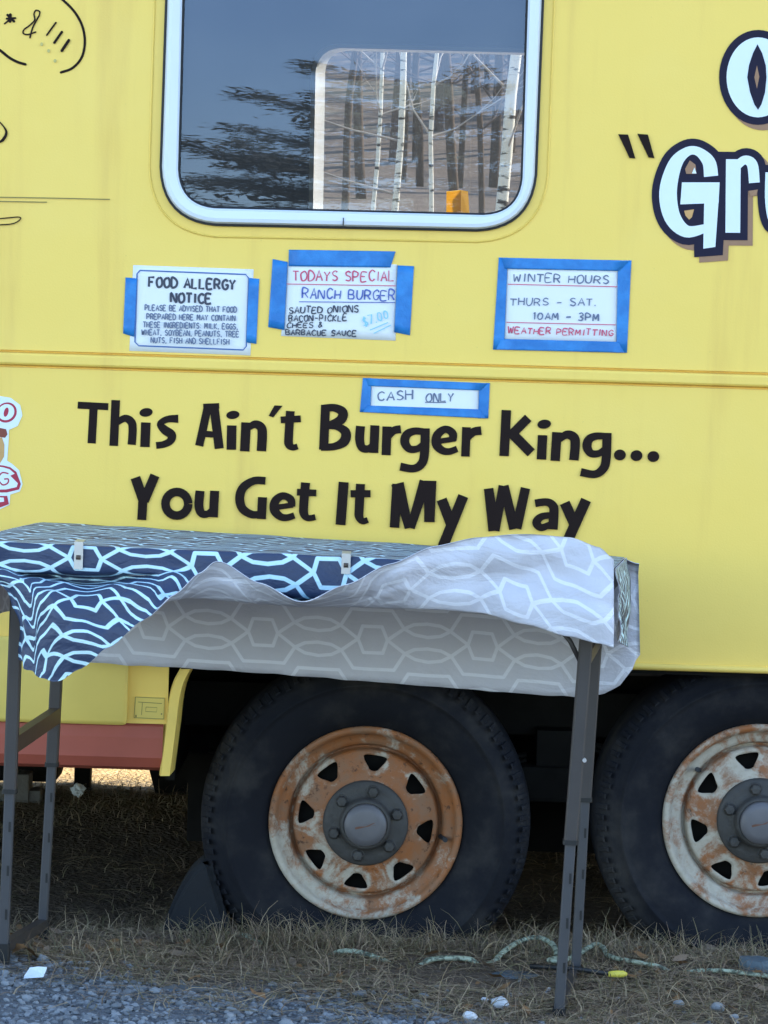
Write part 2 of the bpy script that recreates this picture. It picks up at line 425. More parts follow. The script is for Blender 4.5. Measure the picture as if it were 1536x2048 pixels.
def carton_mat():
    n = N('bright_yellow_carton'); n.base((.85, .58, .02)); n.set(.5)
    tl = n.new('ShaderNodeBsdfTranslucent'); tl.inputs['Color'].default_value = (.95, .65, .02, 1); mx = n.new('ShaderNodeMixShader'); mx.inputs[0].default_value = .7
    n.link(n.b.outputs[0], mx.inputs[1]); n.link(tl.outputs[0], mx.inputs[2]); n.link(mx.outputs[0], n.out.inputs[0]); return n.m
M['yellow_carton'] = carton_mat()
M['roof'] = plain('grey_white_roof', (.55, .55, .53), .6, var=.1)

# ================================================================== GROUND
def ground():
    def axis(fine0, fine1, step, lo, hi):
        a = []; x = fine0; s = step
        while x > lo: s *= 1.35; x -= s; a.append(max(x, lo))
        a = a[::-1]; x = fine0
        while x < fine1: a.append(x); x += step
        s = step; a.append(fine1); x = fine1
        while x < hi: s *= 1.35; x += s; a.append(min(x, hi))
        return a
    xs = axis(-1.6, 1.7, .03, -400, 400); ys = axis(-1.7, 3.4, .03, -400, 900)
    vs = [(x, y, zg(x, y)) for y in ys for x in xs]; W = len(xs)
    fs = [(j * W + i, j * W + i + 1, (j + 1) * W + i + 1, (j + 1) * W + i) for j in range(len(ys) - 1) for i in range(W - 1)]
    me = bpy.data.meshes.new('ground'); me.from_pydata(vs, [], fs)
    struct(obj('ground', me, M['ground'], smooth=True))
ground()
def gravel_edge(x, y):
    """> 0 on the gravel side"""
    return -.86 - .20 * x - y + .22 * noise.noise(Vector((x * 2.2, y * 2.2, 5.1))) + .08 * noise.noise(Vector((x * 9, y * 9, 2.1)))
def raw_mesh(name, verts, faces, mids, mats, kind=None, parent=None, smooth=False):
    me = bpy.data.meshes.new(name); me.from_pydata(verts, [], faces)
    me.polygons.foreach_set('material_index', mids)
    o = obj(name, me, mats, parent, smooth)
    if kind: struct(o, kind)
    return o
ICO = None
def rock(verts, faces, mids, c, r, mi, rng, squash=.65):
    global ICO
    if ICO is None:
        b = bmesh.new(); bmesh.ops.create_icosphere(b, subdivisions=1, radius=1)
        ICO = ([v.co.copy() for v in b.verts], [tuple(v.index for v in f.verts) for f in b.faces]); b.free()
    k = len(verts); e = Euler((rng.random() * 6, rng.random() * 6, rng.random() * 6)).to_matrix()
    sx, sy, sz = (rng.uniform(.6, 1.25) for _ in range(3))
    for v in ICO[0]:
        q = e @ Vector((v.x * sx, v.y * sy, v.z * sz)) * r * rng.uniform(.78, 1.15); q.z *= squash
        verts.append((c[0] + q.x, c[1] + q.y, c[2] + q.z))
    for f in ICO[1]: faces.append(tuple(k + i for i in f)); mids.append(mi)
def gravel():
    rng = random.Random(3); V, Fc, Mi = [], [], []
    n = 0
    while n < 18000:
        x, y = rng.uniform(-1.6, 1.7), rng.uniform(-1.75, -.25)
        e = gravel_edge(x, y)
        if e < 0 and rng.random() > exp(e * 9) * .35: continue
        r = .003 + .0072 * rng.random() ** 2.2 + (.006 if rng.random() < .03 else 0)
        rock(V, Fc, Mi, (x, y, zg(x, y) + r * .2), r, rng.choices((0, 1, 2), (5, 4, 2))[0], rng); n += 1
    raw_mesh('gravel', V, Fc, Mi, [M['stone_a'], M['stone_b'], M['stone_c']], 'stuff')
gravel()
def grass():
    rng = random.Random(11); V, Fc, Mi = [], [], []
    WH = [(P(735, 1645, .1).x, .37), (P(1519, 1641, .1).x, .37)]
    def blade(x, y, L, wd, az, bend, el, mi):
        z = zg(x, y) - .003
        p = Vector((x, y, z)); d = Vector((cos(az) * cos(el), sin(az) * cos(el), sin(el)))
        side = Vector((-sin(az), cos(az), rng.uniform(-.5, .5))).normalized(); k = len(V); seg = 4
        curl = rng.uniform(-2.4, 2.4)
        for i in range(seg + 1):
            ww = wd * (1 - .75 * i / seg)
            V.append(tuple(p - side * ww)); V.append(tuple(p + side * ww))
            p = p + d * (L / seg); az2 = curl / seg
            d = (d + Vector((0, 0, -bend / seg)) + side * az2).normalized()
            g = zg(p.x, p.y) + .002 + rng.random() * .006
            if p.z < g: p.z = g; d.z = max(d.z, .03)
        for i in range(seg):
            Fc.append((k + 2 * i, k + 2 * i + 1, k + 2 * i + 3, k + 2 * i + 2)); Mi.append(mi)
    n = 0
    while n < 38000:
        y = rng.uniform(-1.35, 2.6) if rng.random() < .3 else rng.uniform(-1.15, .45)
        x = rng.uniform(-1.45, 1.55)
        e = gravel_edge(x, y)
        if e > 0 and rng.random() > exp(-e * 7): continue
        dens = .45 + .9 * noise.noise(Vector((x * 3.1, y * 3.1, 9)))
        if rng.random() > dens + .25: continue
        wheel = min(abs(x - c) for c, _ in WH)
        tuft = wheel < .42 and -.22 < y < .1
        flat = rng.random() < .78 and not (tuft and rng.random() < .45)
        el = rng.uniform(.02, .3) if flat else rng.uniform(.5, 1.35)
        L = rng.uniform(.05, .17) if flat else rng.uniform(.03, .085) * (1.25 if tuft else 1)
        blade(x, y, L, rng.uniform(.0007, .0017), rng.uniform(0, 2 * pi), rng.uniform(.3, 1.6), el, rng.choices((0, 1, 2), (4, 5, 3) if not tuft else (4, 3, 5))[0]); n += 1
    for c, cy in [(P(470, 1850, -.1).x, -.1), (P(600, 1850, -.1).x, -.12), (P(700, 1860, -.1).x, -.12), (P(800, 1860, -.1).x, -.14), (P(900, 1870, -.1).x, -.1), (P(1080, 1860, -.1).x, 0), (P(1260, 1870, -.1).x, -.05), (P(1330, 1890, -.1).x, -.1), (P(1430, 1900, -.1).x, -.14), (P(540, 1850, -.1).x, -.13)]:
        for k in range(300):
            r = .09 * sqrt(rng.random()); a = rng.random() * 6.28
            blade(c + r * cos(a) * 1.2, cy + r * sin(a) * .6, rng.uniform(.03, .095), rng.uniform(.0006, .0014), rng.random() * 6.28, rng.uniform(.4, 2.2), rng.uniform(.2, 1.3), rng.choices((0, 1, 2), (4, 4, 3))[0])
    for k in range(700):
        blade(rng.uniform(-1.05, -.45), rng.uniform(1.7, 2.3) + .3 * noise.noise(Vector((k * .37, 0, 0))), rng.uniform(.015, .06), rng.uniform(.001, .0025), rng.random() * 6.28, rng.uniform(.3, 1.8), rng.uniform(.3, 1.4), rng.choice((0, 1, 1, 2)))
    raw_mesh('grass', V, Fc, Mi, [M['straw'], M['brown_grass'], M['olive_grass']], 'stuff')
grass()

def litter():
    rng = random.Random(5); V, Fc, Mi = [], [], []
    n = 0
    while n < 420:
        x, y = rng.uniform(-1.4, 1.5), rng.uniform(-1.3, .3)
        if gravel_edge(x, y) > rng.uniform(-.1, .12) or noise.noise(Vector((x * 2.5, y * 2.5, 33))) < rng.uniform(-.5, .3): continue
        s_ = rng.uniform(.006, .021); e = Euler((rng.uniform(-.6, .6), rng.uniform(-.6, .6), rng.random() * 6.28)).to_matrix(); c = Vector((x, y, zg(x, y) + rng.uniform(.003, .014))); k = len(V)
        sh = [(-1, 0, 0), (-.4, -.45, .15), (.4, -.4, .1), (1, .05, .25), (.35, .5, .1), (-.45, .4, .2)]
        for a, b, z in sh: V.append(tuple(c + e @ Vector((a, b, z + rng.uniform(-.1, .2))) * s_))
        Fc += [(k, k + 1, k + 5), (k + 1, k + 2, k + 4, k + 5), (k + 2, k + 3, k + 4)]; m = rng.choice((0, 0, 1)); Mi += [m] * 3; n += 1
    raw_mesh('leaf_litter', V, Fc, Mi, [M['leaf'], M['brown_grass']], 'stuff')
litter()

# ================================================================== FOOD TRAILER
TR = thing('food_trailer', 'yellow food trailer with cartoon lettering, a white framed window and rusty wheels', 'food trailer')
XL, XR, ZT, DEP = -2.6, 4.6, 2.78, 2.38
z_low = P(1420, 1341, 0).z                # bottom of the side above the wheel opening
x_arch = P(352, 1400, 0).x                # left end of the wheel opening
z_sill_t, z_sill_b = P(150, 1443, 0).z, P(150, 1538, 0).z
zb_t, zb_b = P(768, 722, 0).z, P(768, 757, 0).z     # raised belt moulding
def rrect(px, y):
    """rounded outline through photo points: [(px,py,radius_px)...] -> list of world points"""
    out = []
    n = len(px)
    for i in range(n):
        x, yy, r = px[i]; a = Vector(px[i - 1][:2]); b = Vector(px[(i + 1) % n][:2]); c = Vector((x, yy))
        da = (a - c).normalized(); db = (b - c).normalized()
        p0 = c + da * r; p1 = c + db * r
        if r == 0: out.append(P(*c, y)); continue
        for k in range(11):
            t = k / 10
            q = (1 - t) ** 2 * p0 + 2 * t * (1 - t) * c.lerp((p0 + p1) / 2, .12) + t * t * p1
            out.append(P(q.x, q.y, y))
    return out
def grow(px, g):
    s = ((-1, -1), (1, -1), (1, 1), (-1, 1))
    return [(x + g * a, y + g * b, max(4, r + g)) for (x, y, r), (a, b) in zip(px, s)]
WO = [(345, -330, 110), (1097, -308, 110), (1066, 462, 112), (319, 446, 112)]     # frame outside
WI = [(372, -300, 80), (1065, -280, 80), (1043, 432, 76), (354, 415, 76)]         # glass
def fill_with_hole(bm, outer, inner, mi=0):
    vo = [bm.verts.new(p) for p in outer]; vi = [bm.verts.new(p) for p in inner]
    es = [bm.edges.new((L[i], L[(i + 1) % len(L)])) for L in (vo, vi) for i in range(len(L))]
    r = bmesh.ops.triangle_fill(bm, use_beauty=True, use_dissolve=False, edges=es)
    for f in r['geom']:
        if isinstance(f, bmesh.types.BMFace):
            f.material_index = mi; f.normal_update()
            if f.normal.y > 0: f.normal_flip()
def band(bm, A, B, mi=0, smooth=False):
    va = [bm.verts.new(p) for p in A]; vb = [bm.verts.new(p) for p in B]; n = len(A)
    for i in range(n):
        f = bm.faces.new((va[i], va[(i + 1) % n], vb[(i + 1) % n], vb[i])); f.material_index = mi; f.smooth = smooth
hole = rrect(grow(WI, 8), 0)
bm = bmesh.new()
fill_with_hole(bm, [Vector((XL, 0, zb_t)), Vector((XR, 0, zb_t)), Vector((XR, 0, ZT)), Vector((XL, 0, ZT))], hole)
def quad(bm, a, b, c, d, mi=0):
    f = bm.faces.new([bm.verts.new(p) for p in (a, b, c, d)]); f.material_index = mi; return f
def wallq(x0, x1, z0, z1, y=0.0): quad(bm, (x0, y, z0), (x1, y, z0), (x1, y, z1), (x0, y, z1))
# belt moulding: groove, raised flat, groove
prof = [(0, zb_t), (.010, zb_t - .001), (.010, zb_t - .0035), (-.006, zb_t - .007), (-.0085, zb_t - .011), (-.0085, zb_b + .011), (-.006, zb_b + .007), (.010, zb_b + .0035), (.010, zb_b + .001), (0, zb_b)]
for (ya, za), (yb, zb) in zip(prof, prof[1:]): quad(bm, (XL, yb, zb), (XR, yb, zb), (XR, ya, za), (XL, ya, za))
wallq(XL, XR, z_low, zb_b)
wallq(XL, x_arch - .017, z_sill_t, z_low)
wallq(2.2, XR, z_sill_t, z_low)
# back side, ends, inside lining
bmo = bm
side = obj('side_wall', bmo, M['yellow'], TR)
bm = bmesh.new()
tube(bm, [(x_arch + .01, -.002, z_low + .004), (2.2, -.002, z_low + .004)], .0075, 8)
obj('bottom_trim', bm, M['yellow_trim'], TR)
# far wall with its window
FO = [(632, 95, 52), (1135, 108, 52), (1125, 450, 40), (626, 433, 14)]
bm = bmesh.new()
far = rrect(FO, DEP); far_out = rrect(FO, DEP + .03)
fill_with_hole(bm, [Vector((XL, DEP + .03, .14)), Vector((XR, DEP + .03, .14)), Vector((XR, DEP + .03, ZT)), Vector((XL, DEP + .03, ZT))], far_out)
for f in bm.faces: f.normal_flip()
quad(bm, (XL, 0, z_sill_b), (XL, 0, ZT), (XL, DEP + .03, ZT), (XL, DEP + .03, .3))
quad(bm, (XR, 0, z_sill_b), (XR, DEP + .03, .3), (XR, DEP + .03, ZT), (XR, 0, ZT))
obj('rear_wall', bm, M['yellow'], TR)
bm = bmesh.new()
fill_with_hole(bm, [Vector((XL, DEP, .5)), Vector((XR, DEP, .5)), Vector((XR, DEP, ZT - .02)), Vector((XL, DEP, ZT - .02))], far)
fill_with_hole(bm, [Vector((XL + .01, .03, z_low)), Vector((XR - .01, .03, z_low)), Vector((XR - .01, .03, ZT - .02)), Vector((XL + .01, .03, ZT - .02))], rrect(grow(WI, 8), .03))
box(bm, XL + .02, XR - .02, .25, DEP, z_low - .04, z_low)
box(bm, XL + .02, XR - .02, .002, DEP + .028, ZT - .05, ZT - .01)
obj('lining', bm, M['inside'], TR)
bm = bmesh.new()
rp = [(-.03, ZT - .02), (-.03, ZT + .01), (.05, ZT + .06), (1.2, ZT + .10), (DEP - .03, ZT + .06), (DEP + .06, ZT + .01), (DEP + .06, ZT - .02)]
A = [bm.verts.new((XL - .03, y, z)) for y, z in rp]; B = [bm.verts.new((XR + .03, y, z)) for y, z in rp]
for i in range(7): bm.faces.new((A[i], B[i], B[(i + 1) % 7], A[(i + 1) % 7]))
bm.faces.new(A); bm.faces.new(B[::-1])
obj('roof', bm, M['roof'], TR)

# --- near window
WN = empty('window', TR)
bm = bmesh.new()
out1 = rrect(WO, -.004); mid0 = rrect(grow(WO, -5), -.020); mid1 = rrect(grow(WO, -12), -.022); mid2 = rrect(grow(WI, 4), -.018); in0 = rrect(WI, -.012); in1 = rrect(WI, .012)
fit = [out1, mid0, mid1, mid2, in0, in1]
for A_, B_ in zip(fit, fit[1:]): band(bm, A_, B_, smooth=True)
obj('window_frame', bm, M['frame'], WN)
bm = bmesh.new()
band(bm, rrect(grow(WO, 4), -.001), rrect(grow(WO, 3), -.008)); band(bm, rrect(grow(WO, 3), -.008), rrect(grow(WO, -1), -.009))
band(bm, rrect(grow(WI, 1), -.0125), rrect(grow(WI, -4), -.006)); band(bm, rrect(grow(WI, -4), -.006), rrect(grow(WI, -4), .006))
obj('gasket', bm, M['rubber'], WN)
bm = bmesh.new()
ring_ = rrect(grow(WO, 22), -.0005); ring2 = rrect(grow(WO, 24.5), -.0035); ring3 = rrect(grow(WO, 27), -.0005)
band(bm, ring_, ring2, smooth=True); band(bm, ring2, ring3, smooth=True)
obj('window_surround', bm, M['yellow_trim'], WN)
bm = bmesh.new()
f = bm.faces.new([bm.verts.new(p) for p in rrect(grow(WI, 3), .004)]); f.normal_update()
if f.normal.y > 0: f.normal_flip()
obj('pane', bm, M['glass'], WN)
bm = bmesh.new()
a, b = P(687, 430, -.0225), P(687.5, 456, -.0225); box(bm, a.x - .001, a.x + .001, -.0235, -.020, b.z + .004, a.z - .006)
obj('frame_joint', bm, M['rubber'], WN)
# --- far window
FW = empty('window', TR)
bm = bmesh.new()
FS = [(651, 101, 44), (1130, 112, 48), (1120, 446, 38), (646, 432, 12)]
band(bm, rrect(FO, DEP + .012), rrect(FS, DEP + .048)); band(bm, rrect(FS, DEP + .048), rrect(FS, DEP + .060)); band(bm, rrect(FS, DEP + .060), rrect(FO, DEP + .060))
obj('stile', bm, M['frame'], FW)
bm = bmesh.new()
band(bm, rrect(grow(FO, 9), DEP - .006), rrect(FO, DEP - .010), smooth=True); band(bm, rrect(grow(FO, 9), DEP - .006), rrect(grow(FO, 9), DEP))
band(bm, rrect(FO, DEP - .010), rrect(FO, DEP + .062)); band(bm, rrect(FO, DEP + .062), rrect(grow(FO, 9), DEP + .062)); band(bm, rrect(grow(FO, 9), DEP + .062), rrect(grow(FO, 9), DEP + .03))
obj('window_frame', bm, M['jamb'], FW)
bm = bmesh.new(); bm.faces.new([bm.verts.new(p) for p in rrect(FO, DEP + .006)])
obj('pane', bm, M['glass_far'], FW)

# --- lower left: hatch, sill, arch lip, plate
bm = bmesh.new()
hx0, hx1 = P(-420, 1400, 0).x, P(256, 1400, 0).x; hz0, hz1 = P(150, 1444, 0).z - .002, z_low + .03
box(bm, hx0, hx1, -.022, -.002, hz0, hz1, .010)
obj('hatch', bm, M['hatch_yellow'], TR, True)
bm = bmesh.new()
x1 = P(326, 1490, 0).x
pr = [(.004, z_sill_t), (-.004, z_sill_t - .006), (-.008, z_sill_t - .03), (-.008, z_sill_b + .03), (.004, z_sill_b + .008), (.02, z_sill_b), (.05, z_sill_b)]
for (ya, za), (yb, zb) in zip(pr, pr[1:]): quad(bm, (XL, yb, zb), (x1, yb, zb), (x1, ya, za), (XL, ya, za))
obj('sill_panel', bm, M['red'], TR)
bm = bmesh.new()
lip = [(372, 1338), (358, 1365), (349, 1400), (343, 1450), (336, 1505), (330, 1552)]
lip = smooth_path(lip, 5)
for (ax, ay), (bx, by) in zip(lip, lip[1:]):
    w_ = 9
    p = [P(ax - w_, ay, -.016), P(ax + w_, ay, -.016), P(bx + w_, by, -.016), P(bx - w_, by, -.016)]
    quad(bm, p[0], p[3], p[2], p[1])
    q = [P(ax + w_, ay, -.016), P(bx + w_, by, -.016)]
    quad(bm, q[0], q[1], q[1] + Vector((.004, .11, 0)), q[0] + Vector((.004, .11, 0)))
    q = [P(ax - w_, ay, -.016), P(bx - w_, by, -.016)]
    quad(bm, q[1], q[0], q[0] + Vector((-.004, .018, 0)), q[1] + Vector((-.004, .018, 0)))
obj('arch_lip', bm, M['yellow_trim'], TR)
bm = bmesh.new()
pl = [P(270, 1393, 0), P(330, 1396, 0), P(327, 1439, 0), P(267, 1436, 0)]
box(bm, pl[0].x, pl[1].x, -.004, -.001, pl[2].z, pl[0].z, .001)
pt = obj('plate', bm, M['hatch_yellow'], TR)
I = Ink(-.0045)
I.stroke([(271, 1394), (329, 1397), (327, 1438), (268, 1435), (271, 1394)], 1.3)
I.stroke([(276, 1404), (324, 1407)], 1.2); I.stroke([(285, 1404), (283, 1430)], 1.0); I.stroke([(292, 1414), (314, 1415), (313, 1424), (291, 1423), (292, 1414)], 1.0)
I.ell(272, 1432, 1.6, 2.4); I.ell(323, 1428, 1.6, 1.6)
obj('plate_marking', I.bm, M['olive'], pt)

# --- wheel well and chassis
bm = bmesh.new()
xw0, xw1 = x_arch - .005, 2.2
box(bm, xw0 - .02, xw0, .095, .60, z_sill_b - .03, z_low)                     # front of the well
box(bm, xw0, xw1, .58, .60, .20, z_low)                             # inner wall
box(bm, xw0, xw1, .012, .60, z_low - .012, z_low - .002)              # top of the well
box(bm, XL + .1, XR - .1, .36, .42, .50, .60); box(bm, XL + .1, XR - .1, 1.96, 2.02, .46, .60)
obj('wheel_well', bm, M['chassis'], TR)
bm = bmesh.new()
a, b = P(-200, 1540, 2.15), P(116, 1590, 2.15); box(bm, a.x, b.x, 2.1, 2.3, .12, .5, .02)
obj('sun_patch_mask', bm, M['chassis'], TR)  # added dark box, hides part of the sunlit ground behind
bm = bmesh.new(); a, b = P(150, 1545, 2.2), P(180, 1600, 2.2); box(bm, a.x, b.x, 2.18, 2.24, .05, .5); hull8(bm, [P(312, 1592, 2.2), P(420, 1592, 2.2), P(420, 1592, 2.26), P(312, 1592, 2.26), P(288, 1500, 2.2), P(420, 1500, 2.2), P(420, 1500, 2.26), P(288, 1500, 2.26)]); obj('sun_patch_edges', bm, M['chassis'], TR)  # added dark pieces that bound the sunlit patch on both sides
WC = [(P(731, 1645.5, .075), 'rust_a'), (P(1518.5, 1641, .075), 'rust_b')]
bm = bmesh.new()
for c, _ in WC:
    tube(bm, [(c.x, .2, c.z), (c.x, 2.1, c.z)], .04, 12)
    sp = [(c.x - .36, .33, c.z + .13), (c.x - .2, .33, c.z + .085), (c.x, .33, c.z + .06), (c.x + .2, .33, c.z + .085), (c.x + .36, .33, c.z + .13)]
    for k in range(4): tube(bm, [(x, y, z - .012 * k) for x, y, z in sp[(1 if k > 1 else 0):(4 if k > 1 else 5)]], .028, 4, flat=.22)
mx = (WC[0][0].x + WC[1][0].x) / 2
box(bm, mx - .09, mx + .09, .26, .40, .36, .44, .01); box(bm, mx - .05, mx + .05, .28, .38, .44, .52)
obj('axle_and_springs', bm, M['chassis'], TR)

def wheel(c, rust, label):
    W = empty('wheel', TR)
    # tyre
    bm = bmesh.new()
    R = .362
    prof = [(.205, .012), (.214, -.002), (.232, -.016), (.262, -.030), (.290, -.034), (.3, -.0345), (.302, -.038), (.306, -.038), (.308, -.034), (.325, -.030), (.343, -.018), (.354, -.002), (.361, .022), (.363, .05), (.363, .15), (.355, .185), (.33, .215), (.28, .225), (.22, .21), (.205, .19)]
    lathe(bm, prof, c, 96, closed=True)
    for k in range(92):                                   # shoulder lugs
        a = 2 * pi * k / 92
        e = Matrix.Rotation(-a, 3, 'Y')
        L = .026 if k % 2 else .020
        loc = [(.322 + (.04 - L), -.0335, -.0065), (.322 + (.04 - L), -.0335, .0065), (.357, -.003, .0050), (.357, -.003, -.0050), (.322 + (.04 - L), -.025, -.0065), (.322 + (.04 - L), -.025, .0065), (.362, .012, .0078), (.362, .012, -.0078)]
        top = [(.3255 + (.04 - L), -.0322, -.0042), (.3255 + (.04 - L), -.0322, .0042), (.3582, -.0036, .0046), (.3582, -.0036, -.0046)]
        pts = [e @ Vector(p) + c for p in top] 
        bot = [e @ Vector(p) + c for p in loc[:4]]
        hull8(bm, bot + pts)
    for v in bm.verts:                                    # sits flat on the ground
        g = .012
        if v.co.z < g: v.co.z = g + (v.co.z - g) * .15; v.co.y += -.012 * (1 if v.co.y < c.y + .08 else -1)
    bmesh.ops.recalc_face_normals(bm, faces=bm.faces)
    obj('tyre', bm, M['tyre'], W)
    # rim: spun shell, then eight openings cut out
    bm = bmesh.new()
    pr = [(.2125, .004), (.2115, -.008), (.206, -.0115), (.199, -.009), (.195, -.001), (.190, .010), (.181, .0125), (.1735, .015), (.1705, .020), (.1675, .032), (.1665, .048), (.1615, .048), (.1600, .030), (.157, .021), (.153, .0185), (.146, .018), (.128, .014), (.108, .008), (.100, .004), (.092, .003), (.060, .003),
          (.060, .007), (.092, .007), (.100, .008), (.108, .012), (.128, .018), (.146, .022), (.154, .025), (.1565, .034), (.158, .06), (.160, .10), (.175, .15), (.195, .19), (.205, .19), (.204, .05), (.205, .01)]
    lathe(bm, pr, c, 96, closed=True)
    bmesh.ops.recalc_face_normals(bm, faces=bm.faces)
    rim = obj('rim', bm, M[rust], W)
    cb = bmesh.new()
    ph = -7 if rust == 'rust_a' else 12
    for k in range(8):
        a = radians(k * 45 + 90 + ph); e = Matrix.Rotation(-a, 3, 'Y')
        shp = smooth_path([(.1475, 0), (.1470, .016), (.1435, .0255), (.134, .0225), (.122, .0135), (.1155, .0085), (.1135, 0), (.1155, -.0085), (.122, -.0135), (.134, -.0225), (.1435, -.0255), (.1470, -.016), (.1475, 0)], 3)[:-1]
        A = [cb.verts.new(e @ Vector((r, -.03, t)) + c) for r, t in shp]; B = [cb.verts.new(e @ Vector((r, .0315, t)) + c) for r, t in shp]
        n = len(A)
        for i in range(n): cb.faces.new((A[i], A[(i + 1) % n], B[(i + 1) % n], B[i]))
        cb.faces.new(A[::-1]); cb.faces.new(B)
    bmesh.ops.recalc_face_normals(cb, faces=cb.faces)
    cut = obj('cutter', cb, M[rust])
    md = rim.modifiers.new('openings', 'BOOLEAN'); md.operation = 'DIFFERENCE'; md.object = cut; md.solver = 'EXACT'
    dg = bpy.context.evaluated_depsgraph_get()
    me = bpy.data.meshes.new_from_object(rim.evaluated_get(dg)); rim.modifiers.clear(); rim.data = me
    bpy.data.objects.remove(cut)
    # dark drum behind the openings
    bm = bmesh.new(); lathe(bm, [(.0, .05), (.150, .05), (.156, .06), (.156, .16)], c, 48); obj('brake_drum', bm, M['chassis'], W)
    # hub
    bm = bmesh.new()
    lathe(bm, [(.093, .004), (.0935, -.005), (.089, -.010), (.075, -.012), (.060, -.013), (.056, -.020), (.0545, -.032), (.051, -.036), (.047, -.037), (.046, -.034), (.0, -.034)], c, 48)
    hub = obj('hub', bm, M['hub'], W)
    for k in range(6):
        a = radians(k * 60 + (18 if rust == 'rust_a' else 40)); p = c + Vector((cos(a) * .0715, 0, sin(a) * .0715))
        bm = bmesh.new(); lathe(bm, [(.0125, -.009), (.0125, -.021), (.010, -.025), (.0, -.026)], p, 6)
        for f in bm.faces: f.smooth = False
        lathe(bm, [(.015, -.011), (.014, -.0135), (.0125, -.014)], p, 16)
        obj('lug_nut', bm, M['hub'], hub)
    bm = bmesh.new(); lathe(bm, [(.0465, -.034), (.0465, -.043), (.044, -.047), (.030, -.0495), (.0, -.0505)], c, 40)
    for k in range(2):
        pass
    cap = obj('hub_cap', bm, M['cap'], hub)
    bm = bmesh.new(); e = Matrix.Rotation(radians(-14), 3, 'Y')
    s_ = [(-.036, -.001), (-.02, -.003), (.0, -.0022), (.022, -.0032), (.038, -.0005), (.022, .0026), (.002, .0032), (-.02, .002)]
    bm.faces.new([bm.verts.new(e @ Vector((x, -.0508 + 1.9 * x * x, z)) + c) for x, z in s_]); bmesh.ops.recalc_face_normals(bm, faces=bm.faces)
    obj('rust_streak', bm, M['cap_rust'], hub)
    bm = bmesh.new(); a = radians(-10 if rust == 'rust_a' else 142)
    p = c + Vector((cos(a) * .168, .028, sin(a) * .168)); tube(bm, [p, p + Vector((cos(a) * .006, -.022, sin(a) * .006)), p + Vector((cos(a) * .010, -.040, sin(a) * .010))], [.006, .0045, .0055], 10)
    obj('valve', bm, M['rubber'], W)
    W['label'] = label
wheel(WC[0][0], 'rust_a', 'wheel with an orange rusted rim behind the table')
wheel(WC[1][0], 'rust_b', 'wheel with a whiter peeling rim')

# --- painted lettering on the side
def Z(ox, oy, s): return lambda pts: [((p[0] / s + ox), (p[1] / s + oy)) + ((p[2] / s,) if len(p) > 2 else ()) for p in pts]
z1 = Z(0, 740, 2.1943); z2 = Z(650, 780, 2.1943)
I = Ink(-.0012)
def st(z, pts, w_, curve=False): I.stroke(z(pts), w_ / 2.1943, 0, curve)
def dot(z, x, y, rx, ry): (c,) = z([(x, y)]); I.ell(c[0], c[1], rx / 2.1943, ry / 2.1943, rot=-8)
# This
st(z1, [(341, 154), (475, 161)], 31); st(z1, [(411, 162), (402, 322)], 36)
st(z1, [(508, 132), (499, 333)], 38); st(z1, [(512, 232, 26), (548, 212, 32), (576, 228, 36), (582, 262, 36), (578, 328, 36)], 36, True)
dot(z1, 641, 186, 29, 19); st(z1, [(640, 230), (636, 338)], 42)
st(z1, [(782, 214, 36), (735, 216, 30), (703, 236, 28), (722, 262, 38), (752, 284, 40), (748, 310, 34), (720, 326, 30), (685, 331, 30)], 33, True)
# Ain't
st(z1, [(914, 152), (874, 333)], 36); st(z1, [(938, 150), (962, 345)], 40); st(z1, [(892, 160), (962, 157)], 24); st(z1, [(895, 280), (950, 284)], 28)
dot(z1, 1022, 197, 29, 18); st(z1, [(1017, 243), (1015, 350)], 42)
st(z1, [(1080, 230), (1074, 357)], 42); st(z1, [(1085, 258, 24), (1118, 238, 34), (1146, 252, 40), (1151, 285, 42), (1147, 356, 42)], 42, True)
I.poly(z1([(1205, 155), (1240, 157), (1199, 208), (1179, 201)]))
st(z1, [(1274, 180, 38), (1267, 290, 38), (1268, 325, 38), (1285, 340, 28), (1306, 335, 26)], 38, True); st(z1, [(1232, 219), (1320, 214)], 30)
# Burger
st(z1, [(1429, 153), (1420, 350)], 40)
st(z2, [(-15, 82, 34), (40, 78, 34), (78, 98, 42), (68, 132, 42), (20, 152, 30), (-10, 158, 28)], 34, True)
st(z2, [(-12, 158, 28), (50, 160, 30), (90, 185, 42), (84, 225, 44), (40, 248, 32), (-18, 250, 34)], 34, True)
st(z2, [(156, 158, 40), (152, 215, 40), (162, 252, 36), (190, 258, 32), (215, 236, 26)], 38, True); st(z2, [(219, 155), (214, 276)], 40)
st(z2, [(272, 160), (268, 286)], 40); st(z2, [(280, 205, 26), (302, 178, 34), (333, 172, 36)], 34, True)
st(z2, [(440, 184, 30), (395, 180, 32), (360, 195, 38), (350, 228, 40), (370, 258, 34), (405, 258, 30), (430, 238, 26)], 36, True)
st(z2, [(440, 168, 40), (436, 285, 40), (420, 328, 38), (385, 345, 34), (330, 336, 36)], 38, True)
st(z2, [(496, 226), (572, 214)], 24)
st(z2, [(560, 222, 34), (560, 190, 36), (528, 172, 32), (494, 196, 38), (488, 236, 40), (512, 264, 34), (545, 270, 30), (580, 258, 28)], 36, True)
st(z2, [(621, 163), (616, 292)], 38); st(z2, [(628, 210, 26), (652, 184, 36), (686, 178, 38)], 34, True)
